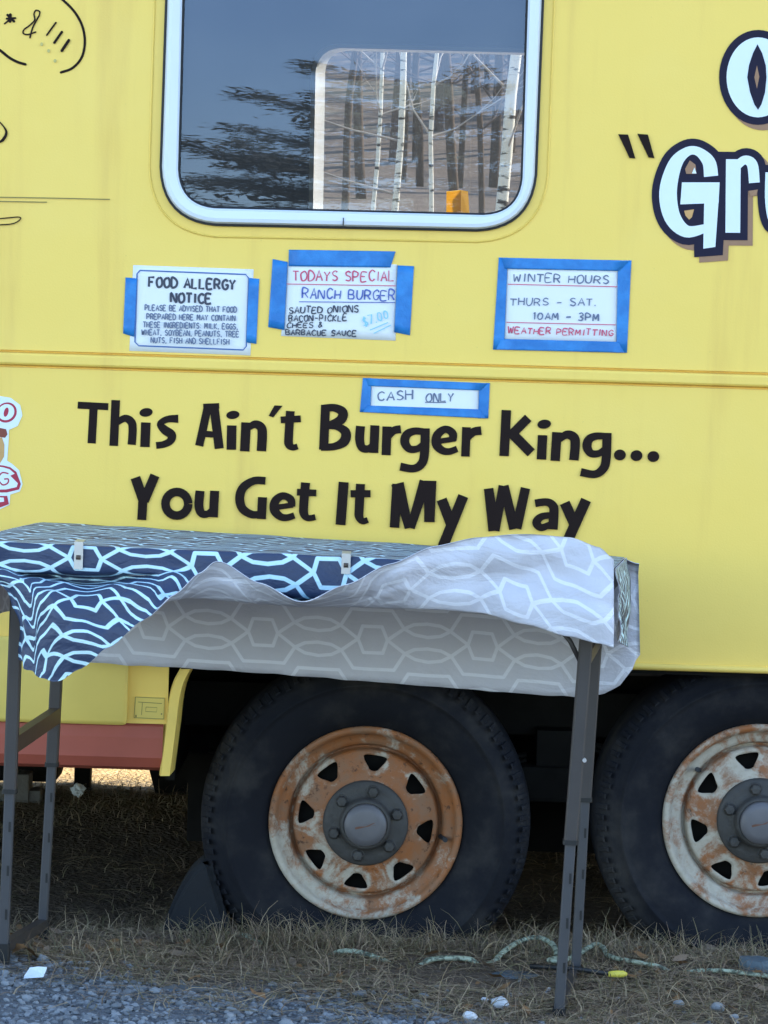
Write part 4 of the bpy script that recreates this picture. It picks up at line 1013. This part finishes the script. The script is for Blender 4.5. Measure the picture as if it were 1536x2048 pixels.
# ------------------------------------------------------------------ tablecloth
def cloth():
    V, Fc, Mi, UV = [], [], [], []
    th = .0016
    def patch(grid, uvs, flip=False):
        """grid[j][i] of points; top side blue, lower side grey, rim closed"""
        nj, ni = len(grid), len(grid[0])
        nor = [[None] * ni for _ in range(nj)]
        for j in range(nj):
            for i in range(ni):
                a = grid[j][min(i + 1, ni - 1)] - grid[j][max(i - 1, 0)]; b = grid[min(j + 1, nj - 1)][i] - grid[max(j - 1, 0)][i]
                n = a.cross(b); n = n.normalized() if n.length > 1e-12 else Vector((0, 0, 1)); nor[j][i] = -n if flip else n
        k = len(V)
        for s in (1, -1):
            for j in range(nj):
                for i in range(ni): V.append(tuple(grid[j][i] + nor[j][i] * th * .5 * s)); UV.append(uvs[j][i])
        o = nj * ni
        def f(q, m):
            Fc.append(q); Mi.append(m)
        for j in range(nj - 1):
            for i in range(ni - 1):
                q = (k + j * ni + i, k + j * ni + i + 1, k + (j + 1) * ni + i + 1, k + (j + 1) * ni + i)
                r = tuple(x + o for x in q)
                f(q[::-1] if flip else q, 0); f(r if flip else r[::-1], 1)
        for j in range(nj - 1):
            for i in (0, ni - 1):
                a, b = k + j * ni + i, k + (j + 1) * ni + i; f((a, b, b + o, a + o), 1)
        for i in range(ni - 1):
            for j in (0, nj - 1):
                a, b = k + j * ni + i, k + j * ni + i + 1; f((a, b, b + o, a + o), 1)
    NU = 150
    Wt, Dt = (FR - FL).length, (BL - FL).length
    wob = lambda u, v: .0035 * abs(noise.noise(Vector((u * 9, v * 3, 3)))) + .004 * abs(noise.noise(Vector((u * 22, v * 7, 8)))) * (1 - abs(2 * v - 1))
    # top
    NV = 40; grid, uvs = [], []
    for j in range(NV + 1):
        v = j / NV; grid.append([TT(i / NU, v, .004 + wob(i / NU, v)) for i in range(NU + 1)]); uvs.append([(i / NU * Wt, v * Dt + .035) for i in range(NU + 1)])
    patch(grid, uvs)
    # front fall: cross-sections measured along the front edge
    #  px : band y, f | lip y, f | fold y, f | mid y, f | hem y, f | shift of the hem in px
    ST = [(-72, 1130, .006, 1142, .030, 1172, .050, 1240, .062, 1318, .070, 112),
          (0, 1134, .004, 1142, .045, 1176, .065, 1252, .080, 1340, .085, 56),
          (60, 1140, .006, 1152, -.015, 1185, .085, 1265, .100, 1357, .100, 24),
          (110, 1141, .006, 1156, -.030, 1195, .095, 1270, .115, 1362, .110, 6),
          (165, 1143, .006, 1164, -.035, 1205, .090, 1265, .120, 1338, .115, -6),
          (230, 1143, .006, 1158, -.025, 1190, .090, 1245, .115, 1292, .120, -10),
          (300, 1143, .007, 1154, .000, 1180, .080, 1215, .105, 1236, .120, -6),
          (350, 1140, .008, 1155, .050, 1190, .070, 1200, .095, 1188, .125, 0),
          (400, 1150, .012, 1170, .035, 1196, .060, 1180, .095, 1146, .125, 0),
          (440, 1158, .014, 1180, .030, 1200, .055, 1170, .095, 1122, .125, -4),
          (520, 1172, .014, 1192, .000, 1207, .060, 1190, .110, 1166, .150, 0),
          (605, 1186, .014, 1201, -.015, 1213, .060, 1208, .120, 1203, .175, 0),
          (690, 1184, .014, 1202, -.010, 1214, .060, 1196, .115, 1170, .165, 0),
          (780, 1176, .018, 1202, .030, 1215, .058, 1180, .105, 1128, .140, 0),
          (870, 1176, .016, 1204, .030, 1217, .056, 1168, .085, 1093, .105, 0),
          (960, 1180, .014, 1206, .030, 1224, .054, 1160, .070, 1075, .075, 0),
          (1050, 1184, .012, 1212, .028, 1247, .052, 1165, .060, 1068, .050, 0),
          (1140, 1190, .012, 1224, .028, 1272, .050, 1180, .050, 1075, .035, 0),
          (1200, 1195, .012, 1236, .026, 1286, .046, 1195, .044, 1095, .030, 0),
          (1226, 1198, .012, 1240, .026, 1294, .044, 1205, .040, 1118, .028, 2)]
    def station(px):
        for a, b in zip(ST, ST[1:]):
            if px <= b[0]:
                t = (px - a[0]) / (b[0] - a[0]); i = ST.index(a)
                p0 = ST[max(i - 1, 0)]; p3 = ST[min(i + 2, len(ST) - 1)]
                r = []
                for q0, q1, q2, q3 in zip(p0, a, b, p3):
                    m1, m2 = (q2 - q0) * .4, (q3 - q1) * .4
                    h = t * t * (3 - 2 * t)
                    r.append(lerp(q1, q2, h) * .5 + .5 * ((2 * t ** 3 - 3 * t * t + 1) * q1 + (t ** 3 - 2 * t * t + t) * m1 + (-2 * t ** 3 + 3 * t * t) * q2 + (t ** 3 - t * t) * m2))
                return r
        return list(ST[-1])
    cols = []
    for i in range(NU + 1):
        u = i / NU; E = TT(u, 0, .004 + wob(u, 0)); px = lerp(-72, 1226, u)
        _, b, bf, l, lf_, f, ff, m, mf, h, hf, sh = station(px)
        def pt(y, fo, s=0): return P(px + s, y, E.y - fo)
        ctrl = [E, E + Vector((0, -.006, -.008)), pt(b, bf), pt(l, lf_), pt(f, ff, sh * .68), pt(m, mf, sh * .95), pt(h, hf, sh)]
        ctrl[0].x = ctrl[0].x; pts = [Vector(q) for q in smooth_path([tuple(c) for c in ctrl], 13)]
        arc = 0; col = [(pts[0], 0)]
        for a, c in zip(pts, pts[1:]): arc += (c - a).length; col.append((c, arc))
        # creases in the blown part
        out = []
        for j, (p, s) in enumerate(col):
            k = sm(.06, .16, s)
            left = sm(420, 330, px)
            w_ = (.010 * noise.noise(Vector((u * 9 + s * 6, s * 9 - u * 4, 2.2))) + .010 * left * noise.noise(Vector((u * 16 - s * 11, s * 15 + u * 8, 6.2)))) * k
            w_ += .0035 * noise.noise(Vector((u * 40, s * 18, 7.7))) * k
            w_ += .013 * (1 - left) * (abs(noise.noise(Vector((u * 7 + s * 3, s * 20 - u * 9, 3.7)))) - .25) * sm(.10, .2, s)
            w_ += .010 * left * (abs(noise.noise(Vector((u * 6 - s * 9, s * 13 + u * 12, 1.7)))) - .25) * k
            fx = sm(800, 900, px) * sm(1215, 1120, px)
            w_ -= .015 * fx * exp(-((s - .205 - .03 * sin(px * .012) - .00006 * (px - 960)) / .026) ** 2) + .006 * fx * exp(-((s - .245 + .02 * sin(px * .017)) / .020) ** 2)
            w_ -= .016 * exp(-((px - 962 - (s - .12) * 260) / 24) ** 2) * sm(.09, .12, s) * sm(.22, .15, s)
            w_ -= .010 * exp(-((px - 700 - (s - .12) * 500) / 30) ** 2) * sm(.10, .14, s)
            out.append((p + Vector((.6 * w_ * left, -w_, .5 * w_ * left)), s))
        cols.append(out)
    nj = len(cols[0])
    grid = [[cols[i][j][0] for i in range(NU + 1)] for j in range(nj)]
    uvs = [[(i / NU * Wt + .02 * sm(.08, .25, cols[i][j][1]) * noise.noise(Vector((i / NU * 7, cols[i][j][1] * 9, 5))) * sm(420, 330, lerp(-72, 1226, i / NU)) * .8, .035 - cols[i][j][1] * (1 + .3 * sm(420, 330, lerp(-72, 1226, i / NU))) + .004 * sm(.08, .25, cols[i][j][1]) * sm(420, 330, lerp(-72, 1226, i / NU)) * noise.noise(Vector((i / NU * 11, cols[i][j][1] * 6, 15)))) for i in range(NU + 1)] for j in range(nj)]
    patch(grid, uvs, True)
    # back fall, seen from inside below the table
    HEM = [(-200, 1330), (86, 1318), (205, 1327), (400, 1338), (600, 1352), (900, 1376), (1150, 1395), (1205, 1388), (1238, 1370), (1262, 1340), (1274, 1310), (1400, 1290)]
    grid = []; uvs = []; NB = 22
    for j in range(NB + 1):
        t = j / NB; row, ur = [], []
        for i in range(NU + 1):
            u = i / NU * 1.025; E = TT(u, 1, .004 + wob(u, 1) - .012 * sm(.99, 1.025, u)); px = lerp(86, 1249, u)
            hy = 0
            for (xa, ya), (xb, yb) in zip(HEM, HEM[1:]):
                if xa <= px <= xb: hy = lerp(ya, yb, (px - xa) / (xb - xa))
            hy += 3 * noise.noise(Vector((u * 24, 1, 1)))
            yb_ = E.y + .028 + .014 * t * noise.noise(Vector((u * 6, t * 1.5, 4)))
            H = P(px + 2, hy, yb_); q = E.lerp(H, t)
            q.y = lerp(E.y, yb_, min(1, t * 9)) + .004 * noise.noise(Vector((u * 20, t * 4, 9))) * t
            row.append(q); ur.append((u * Wt, Dt + t * (E.z - H.z) - .045))
        grid.append(row); uvs.append(ur)
    patch(grid, uvs)
    # right-hand fall
    NR = 30; grid, uvs = [], []
    for j in range(NB + 1):
        t = j / NB; row, ur = [], []
        for i in range(NR + 1):
            v = i / NR; E = TT(1, v, .004 + wob(1, v)); L = lerp(.135, .185, v)
            q = E + Vector((.004 + .010 * sm(0, .3, t) + .010 * noise.noise(Vector((v * 8, t * 3, 1))) * sm(0, .5, t) + .006 * noise.noise(Vector((v * 25, t * 9, 3))) * sm(0, .3, t) * (1 - v), 0, -L * t))
            row.append(q); ur.append((Wt + L * t, v * Dt))
        grid.append(row); uvs.append(ur)
    patch(grid, uvs, True)
    # left-hand fall
    grid, uvs = [], []
    for j in range(NB + 1):
        t = j / NB; row, ur = [], []
        for i in range(NR + 1):
            v = i / NR; E = TT(0, v, .004 + wob(0, v)); L = .17
            row.append(E + Vector((-.006 - .012 * sm(0, .4, t) + .01 * noise.noise(Vector((v * 8, t * 3, 5))) * t, 0, -L * t))); ur.append((-L * t, v * Dt))
        grid.append(row); uvs.append(ur)
    patch(grid, uvs)
    me = bpy.data.meshes.new('tablecloth'); me.from_pydata(V, [], Fc); me.polygons.foreach_set('material_index', Mi)
    ul = me.uv_layers.new(name='UVMap')
    for lp in me.loops: ul.data[lp.index].uv = UV[lp.vertex_index]
    for p in me.polygons: p.use_smooth = True
    o = obj('tablecloth', me, [M['cloth_top'], M['cloth_under']])
    tag(o, 'blue trellis patterned tablecloth with grey underside, blown up along the front of the table', 'tablecloth')
cloth()
def clip(px, py, label, hgt):
    t = thing('tablecloth_clip', label, 'clip', 'clips holding the tablecloth')
    u = (px + 72) / 1298; E = TT(u, 0, .009); d = (FR - FL).normalized(); s = d * .0085
    bm = bmesh.new()
    f0 = E + Vector((0, -.0125, .001)); n = Vector((d.y, -d.x, 0))
    def plate(a, b, th, side):
        off = side * th
        hull8(bm, [a - s, a + s, a + s + off, a - s + off, b - s, b + s, b + s + off, b - s + off])
    plate(f0 + Vector((0, 0, -hgt)), f0 + Vector((0, 0, .002)), .002, Vector((0, -1, 0)))
    plate(E + Vector((0, -.0125, .001)), E + Vector((0, .04, .003)), .002, Vector((0, 0, 1)))
    obj('clamp', bm, M['clip'], t)
    bm = bmesh.new(); q = f0 + Vector((0, -.003, -hgt * .55)); tube(bm, [q - d * .004, q + d * .004], .0045, 10); obj('spring', bm, M['brace'], t)
    rebase(t, E)
clip(163, 1110, 'silver clip on the front table edge above the hanging blue flap', .050)
clip(699, 1150, 'silver clip half hidden by the upturned grey flap of cloth', .036)

# ================================================================== THINGS ON THE GROUND
def tagmesh(name, bm, mat, label, cat, group=None, smooth=False): return tag(obj(name, bm, mat, None, smooth), label, cat, group)
# wheel chock
bm = bmesh.new()
pr = smooth_path([(316, 1884), (334, 1830), (354, 1786), (378, 1748), (400, 1728), (416, 1724)], 5) + [(424, 1730), (432, 1760), (452, 1830), (466, 1870)]
A = [bm.verts.new(P(a, b, .04)) for a, b in pr]; B = [bm.verts.new(P(a, b, .04) + Vector((0, .14, 0))) for a, b in pr]
n = len(A)
for i in range(n): bm.faces.new((A[i], B[i], B[(i + 1) % n], A[(i + 1) % n]))
bm.faces.new(A[::-1]); bm.faces.new(B); bmesh.ops.recalc_face_normals(bm, faces=bm.faces)
bmesh.ops.bevel(bm, geom=[e for e in bm.edges if len(e.link_faces) == 2 and e.calc_face_angle() > .7], offset=.014, segments=3, affect='EDGES')
tagmesh('wheel_chock', bm, M['chock'], 'dark grey wedge chock against the tyre behind the table', 'wheel chock')
# rope
def gp(px, py, up=.0): p = G(px, py); return Vector((p.x, p.y, zg(p.x, p.y) + up))
rp = [(345, 1838, -.005), (372, 1816, .012), (392, 1828, .02), (412, 1842, .006), (455, 1872, .006), (490, 1882, .012), (525, 1892, .002), (560, 1898, -.012), (640, 1906, -.012), (680, 1909, .006), (720, 1914, .009), (765, 1922, .002), (795, 1926, -.010), (835, 1928, -.006), (865, 1928, .010), (935, 1926, .008), (960, 1926, -.006), (985, 1924, -.002), (1008, 1914, .012), (1040, 1905, .024), (1075, 1903, .030), (1105, 1912, .024), (1112, 1925, .012), (1098, 1932, .012), (1128, 1934, .013), (1158, 1922, .016), (1188, 1912, .024), (1206, 1914, .020), (1218, 1924, .012), (1258, 1932, .010), (1310, 1937, .006), (1350, 1940, -.006), (1400, 1943, .001), (1450, 1949, .006), (1500, 1958, .010), (1570, 1965, .009), (1640, 1970, .009)]
pts = [gp(a, b, u) for a, b, u in rp]; pts = [Vector(q) for q in smooth_path([tuple(p) for p in pts], 6)]
bm = bmesh.new(); tube(bm, pts, [.0060 * (1 + .2 * noise.noise(Vector((i * .9, 0, 0)))) for i in range(len(pts))], 10, flat=.8)
tagmesh('rope', bm, M['rope'], 'pale green rope lying along the grass in front of the wheels', 'rope', smooth=True)
# flat stones
def slab(px, py, w_, d_, h_, label, seed, mat='slab', name='flat_stone', group='flat stones in the grass'):
    c = gp(px, py); rng = random.Random(seed); bm = bmesh.new(); n = 14
    R = [(w_ * (1 + rng.uniform(-.14, .14)) * cos(2 * pi * k / n), d_ * (1 + rng.uniform(-.14, .14)) * sin(2 * pi * k / n)) for k in range(n)]
    L = [[bm.verts.new((c.x + x * s, c.y + y * s, zg(c.x + x, c.y + y) * .3 + c.z * .7 + z)) for x, y in R] for s, z in ((.98, -.01), (1.0, h_ * .6), (.93, h_), (.6, h_ * 1.06))]
    for a, b in zip(L, L[1:]):
        for k in range(n): bm.faces.new((a[k], a[(k + 1) % n], b[(k + 1) % n], b[k]))
    bm.faces.new(L[-1])
    return tagmesh(name, bm, M[mat], label, 'stone', group)
slab(120, 1905, .048, .06, .004, 'flat blue grey stone by the foot of the left table legs', 1)
slab(1030, 1952, .045, .035, .004, 'flat blue grey stone under the loop of pale rope', 2)
slab(1512, 1938, .036, .03, .022, 'rounded blue grey stone below the whiter wheel', 3)
slab(370, 1982, .045, .035, .006, 'thin blue grey stone at the edge of the gravel', 4)
def pebble(px, py, r, label, seed, mat='white_stone', group='pale stones on the ground'):
    c = gp(px, py); V, Fc, Mi = [], [], []; rng = random.Random(seed)
    b = bmesh.new(); bmesh.ops.create_icosphere(b, subdivisions=2, radius=r)
    for v in b.verts:
        q = v.co * (1 + .28 * noise.noise(v.co / r * 1.1 + Vector((seed * 3.1, 0, 0)))); v.co = Vector((q.x * 1.08, q.y, q.z * .85)) + c + Vector((0, 0, r * .62))
    o = tagmesh('pebble', b, M[mat], label, 'stone', group)
pebble(1000, 2018, .0160, 'round white stone, largest of those lying right of the gravel', 1)
pebble(940, 2042, .0125, 'white stone at the bottom edge beside the gravel', 2)
pebble(969, 2006, .0075, 'tiny pale stone beside the round white stone', 3)
pebble(1358, 2014, .0100, 'pale stone below the whiter wheel, nearer the table leg', 4, 'stone_b')
pebble(1434, 2024, .0130, 'grey white stone with a square outline below the whiter wheel', 5, 'stone_b')
pebble(1098, 1983, .0052, 'tiny bright white stone left of the right table leg', 6)
pebble(1468, 2040, .0085, 'small pale stone in the bottom corner under the whiter wheel', 7, 'stone_b')
# white scrap
c = gp(70, 1962); bm = bmesh.new()
pr = [(-.020, -.007), (.017, -.008), (.021, .002), (.004, .003), (-.012, .008)]
A = [bm.verts.new((c.x + x, c.y + y * 1.6, c.z + .006 + .012 * (y > 0) + .004 * (x > 0))) for x, y in pr]; B = [bm.verts.new(v.co + Vector((0, .002, .004))) for v in A]
for i in range(5): bm.faces.new((A[i], A[(i + 1) % 5], B[(i + 1) % 5], B[i]))
bm.faces.new(A[::-1]); bm.faces.new(B); bmesh.ops.recalc_face_normals(bm, faces=bm.faces)
tagmesh('paper_scrap', bm, M['white_plastic'], 'bright white scrap lying on the gravel by the left table leg', 'litter')
# yellow tipped stake
t = thing('ground_stake', 'thin black stake with a yellow tip lying beside the rope', 'stake')
a, b, c = gp(1060, 1948, .016), gp(1222, 1962, .013), gp(1246, 1962, .014)
bm = bmesh.new(); tube(bm, [a, a.lerp(b, .5) + Vector((0, 0, .004)), b], .0055, 8); obj('rod', bm, M['collar'], t)
bm = bmesh.new(); tube(bm, [b - Vector((.006, 0, 0)), b, (b + c) / 2, c, c + Vector((.008, 0, 0))], [.005, .0065, .0075, .007, .003], 12); obj('tip', bm, M['yellow_plastic'], t, True)
rebase(t, a)
# dry leaves
def leaf(px, py, s, rz, label, up=.006):
    c = gp(px, py, up); bm = bmesh.new(); n = 9
    L = [(t / n, .38 * sin(pi * (t / n) ** .8) * (1 + .25 * sin(t * 4))) for t in range(n + 1)]
    e = Matrix.Rotation(rz, 3, 'Z')
    rows = []
    for t, w_ in L: rows.append([bm.verts.new(e @ Vector(((t - .5) * s, w_ * k * s, (.25 * abs(k) * w_ + .18 * sin(t * 5)) * s)) + c) for k in (-1, 0, 1)])
    for a, b in zip(rows, rows[1:]):
        for k in (0, 1): bm.faces.new((a[k], a[k + 1], b[k + 1], b[k]))
    tagmesh('dry_leaf', bm, M['leaf'], label, 'leaf', 'dry leaves', True)
leaf(55, 1920, .065, .4, 'curled orange brown leaf between the left table legs', .012); leaf(560, 1868, .05, 1.2, 'dry tan leaf at the foot of the orange rusted wheel', .02)
# things under the trailer, left
c = P(48, 1570, 2.0); bm = bmesh.new(); z0 = zg(c.x, 2.0)
box(bm, c.x - .022, c.x + .018, 1.96, 2.06, z0 - .01, P(45, 1545, 2.0).z, .004); box(bm, c.x - .07, c.x + .05, 1.97, 2.05, z0 - .01, z0 + .03, .004)
tagmesh('support_block', bm, M['concrete'], 'grey concrete block under the trailer behind the left table legs', 'block')
def crumple(px, py, y, r, label):
    c = P(px, py, y); b = bmesh.new(); bmesh.ops.create_icosphere(b, subdivisions=3, radius=r)
    for v in b.verts: v.co = v.co * (1 + .55 * noise.noise(v.co / r * 1.9 + Vector((px, 0, 0))) + .3 * noise.noise(v.co / r * 4.5)) + Vector((c.x, y, max(c.z, zg(c.x, y) + r * .6)))
    tagmesh('crumpled_paper', b, M['white_plastic'], label, 'litter')
crumple(156, 1580, 2.0, .018, 'crumpled white paper under the trailer in front of the sunlit grass')

# ================================================================== SEEN THROUGH AND IN THE WINDOW
bm = bmesh.new(); a, b = P(893, 384, DEP - .05), P(938, 424, DEP - .05)
fz = P(900, 441, DEP).z
q0, q1, q2, q3, q4, q5 = P(893, 422, DEP - .05), P(922, 425, DEP - .065), P(940, 430, DEP - .03), P(893, 383, DEP - .05), P(922, 380, DEP - .065), P(936, 383, DEP - .03)
for q in (q0, q1, q2): q.z = fz + .002
fr = [q0, q1, q2, q3, q4, q5]; bk = [q + Vector((0, .0012, 0)) for q in fr]
va = [bm.verts.new(q) for q in fr]; vb = [bm.verts.new(q) for q in bk]
for i in (0, 1): bm.faces.new((va[i], va[i + 1], va[i + 4], va[i + 3])); bm.faces.new((vb[i + 3], vb[i + 4], vb[i + 1], vb[i]))
tagmesh('yellow_carton', bm, M['yellow_carton'], 'two open panels standing in for a bright yellow carton on the sill of the far window', 'carton')  # open panels in place of a carton, translucent so sunlight glows through

def birch(px, y, r, seed, h=9.0, mat='birch', name='birch_tree', label='', group='bare trees behind the trailer', lean=0, px2=None):
    rng = random.Random(seed); a = P(px, 430, y)
    b = P(px2 if px2 is not None else px + 4, 110, y)
    dx = (b.x - a.x) / (b.z - a.z)
    x0 = a.x - dx * (a.z - zg(a.x, y)); z0 = zg(a.x, y) - .1
    t = thing(name, label, 'tree', group)
    pts = []; rad = []
    for k in range(26):
        q = k / 25; z = z0 + h * q
        pts.append(Vector((x0 + dx * (z - z0) * (1 if z < 4.5 else 1) + .05 * noise.noise(Vector((seed * 7.1, z * .9, 0))) * min(1, q * 6) * 1.2, y + .12 * noise.noise(Vector((seed * 3.1, z * .5, 7))), z))); rad.append(r * (1 - .72 * q))
    bm = bmesh.new(); tube(bm, pts, rad, 9); obj('trunk', bm, M[mat], t)
    bm = bmesh.new()
    for k in range(30):
        i = rng.randint(4, 24); p = pts[i]; az = rng.random() * 6.28; L = rng.uniform(.5, 1.6)
        d = Vector((cos(az), sin(az), rng.uniform(.3, 1.1))).normalized()
        q = [p]; dd = d.copy()
        for s_ in range(4): dd = (dd + Vector((rng.uniform(-.3, .3), rng.uniform(-.3, .3), rng.uniform(-.1, .25)))).normalized(); q.append(q[-1] + dd * L / 4)
        tube(bm, q, [.009, .007, .005, .003, .0015], 4, False)
        for m in range(3):
            o = q[rng.randint(1, 3)]; d2 = (dd + Vector((rng.uniform(-.8, .8), rng.uniform(-.8, .8), rng.uniform(-.3, .5)))).normalized(); tube(bm, [o, o + d2 * L * .25, o + d2 * L * .45 + Vector((0, 0, .05))], [.005, .003, .0015], 3, False)
    obj('crown', bm, M['pale_twig' if mat == 'birch' else 'twig'], t); rebase(t, Vector((x0, y, z0)))
birch(997, 12.5, .044, 1, label='thick white birch trunk at the right edge of the far window', px2=1028)
birch(862, 15.0, .019, 2, label='thin crooked white birch seen in the middle of the far window', px2=870)
birch(785, 14.0, .027, 3, label='mottled birch trunk left of the thin crooked one', px2=812)
birch(748, 18.0, .020, 4, label='slender pale birch fading upward left of the mottled trunk', px2=762)
birch(690, 22.0, .040, 5, mat='bark', name='bare_tree', label='brown leafless trunk near the left jamb of the far window', px2=706)
birch(915, 24.0, .055, 6, mat='bark', name='bare_tree', label='brown leafless trunk right of the thin crooked birch', px2=892)
birch(962, 20.0, .030, 7, mat='bark', name='bare_tree', label='brown leafless trunk just left of the thick white birch', px2=958)
birch(725, 27.0, .060, 8, mat='bark', name='bare_tree', label='broad dim trunk far back, second from the left jamb', px2=712)
birch(840, 30.0, .050, 9, mat='bark', name='bare_tree', label='dim far trunk behind the thin crooked birch', px2=838)
def woods():
    rng = random.Random(21); bm = bmesh.new()
    for k in range(330):
        y = rng.uniform(30, 62); x = rng.uniform(-22, 24); z0 = zg(x, y) - .1; h = rng.uniform(5, 9); r = rng.uniform(.03, .09); lx = rng.uniform(-.05, .05)
        tube(bm, [(x, y, z0), (x + lx * h * .5, y, z0 + h * .5), (x + lx * h, y, z0 + h)], [r, r * .7, r * .2], 5, False, rng.choices((0, 1, 2), (5, 5, 1))[0])
        for m in range(14):
            zz_ = z0 + h * rng.uniform(.12, .95); o = Vector((x + lx * (zz_ - z0), y, zz_)); az = rng.random() * 6.28; L = rng.uniform(.5, 1.8); d = Vector((cos(az), sin(az), rng.uniform(.1, 1))).normalized()
            tube(bm, [o, o + d * L * .5, o + d * L + Vector((0, 0, .15))], [.022, .014, .005], 3, False, 1)
    struct(obj('woods', bm, [M['bark'], M['twig'], M['birch']]), 'stuff')
woods()
def pine(x, y, h, label, seed):
    rng = random.Random(seed); z0 = zg(x, y) - .1
    t = thing('pine_tree', label, 'tree')
    bm = bmesh.new(); tube(bm, [(x, y, z0), (x + .03, y, z0 + h * .4), (x - .02, y, z0 + h * .75), (x, y, z0 + h * .97)], [.19, .14, .08, .02], 10)
    V, Fc, Mi = [], [], []
    nl = 13
    for k in range(nl):
        q = (k + .5) / nl; z = z0 + .7 + (h - .8) * q
        R = 3.9 * (1 - max(0, q - .55) ** 2 / .45 ** 2 * .62)
        for m in range(10):
            az = 2 * pi * (m + rng.random()) / 10; L = R * rng.uniform(.5, 1.12); rise = rng.uniform(-.02, .14)
            pts = []
            for s_ in range(6):
                f = s_ / 5; pts.append(Vector((x + cos(az) * L * f, y + sin(az) * L * f, z + L * (rise * f - .05 * sin(f * pi)) + .06 * noise.noise(Vector((az * 3, f * 3, k))))))
            tube(bm, pts, [.035, .028, .022, .016, .010, .004], 5, False)
            for i in range(int(260 * L) + 20):
                f = rng.uniform(.18, 1.02) ** .8; i0 = min(4, int(f * 5)); c = pts[i0].lerp(pts[i0 + 1], min(1.1, f * 5 - i0))
                sp = .42 * (1.1 - f * .75) * L / 2.4
                c = c + Vector((rng.gauss(0, sp), rng.gauss(0, sp), rng.gauss(0, .035)))
                a2 = az + rng.gauss(0, .8); l = rng.uniform(.12, .34); d = Vector((cos(a2), sin(a2), rng.uniform(-.06, .12))) * l; s2 = Vector((-sin(a2), cos(a2), rng.uniform(-.8, .8))).normalized() * rng.uniform(.006, .020)
                kk = len(V); V += [tuple(c - s2 * .4), tuple(c + d * .5 - s2), tuple(c + d), tuple(c + d * .5 + s2)]; Fc.append((kk, kk + 1, kk + 2, kk + 3)); Mi.append(0)
    obj('trunk', bm, M['bark'], t)
    raw_mesh('crown', V, Fc, Mi, [M['needles']], None, t); rebase(t, Vector((x, y, z0)))
pine(.45, -40, 6.0, 'broad dark pine with level boughs mirrored in the trailer window', 5)
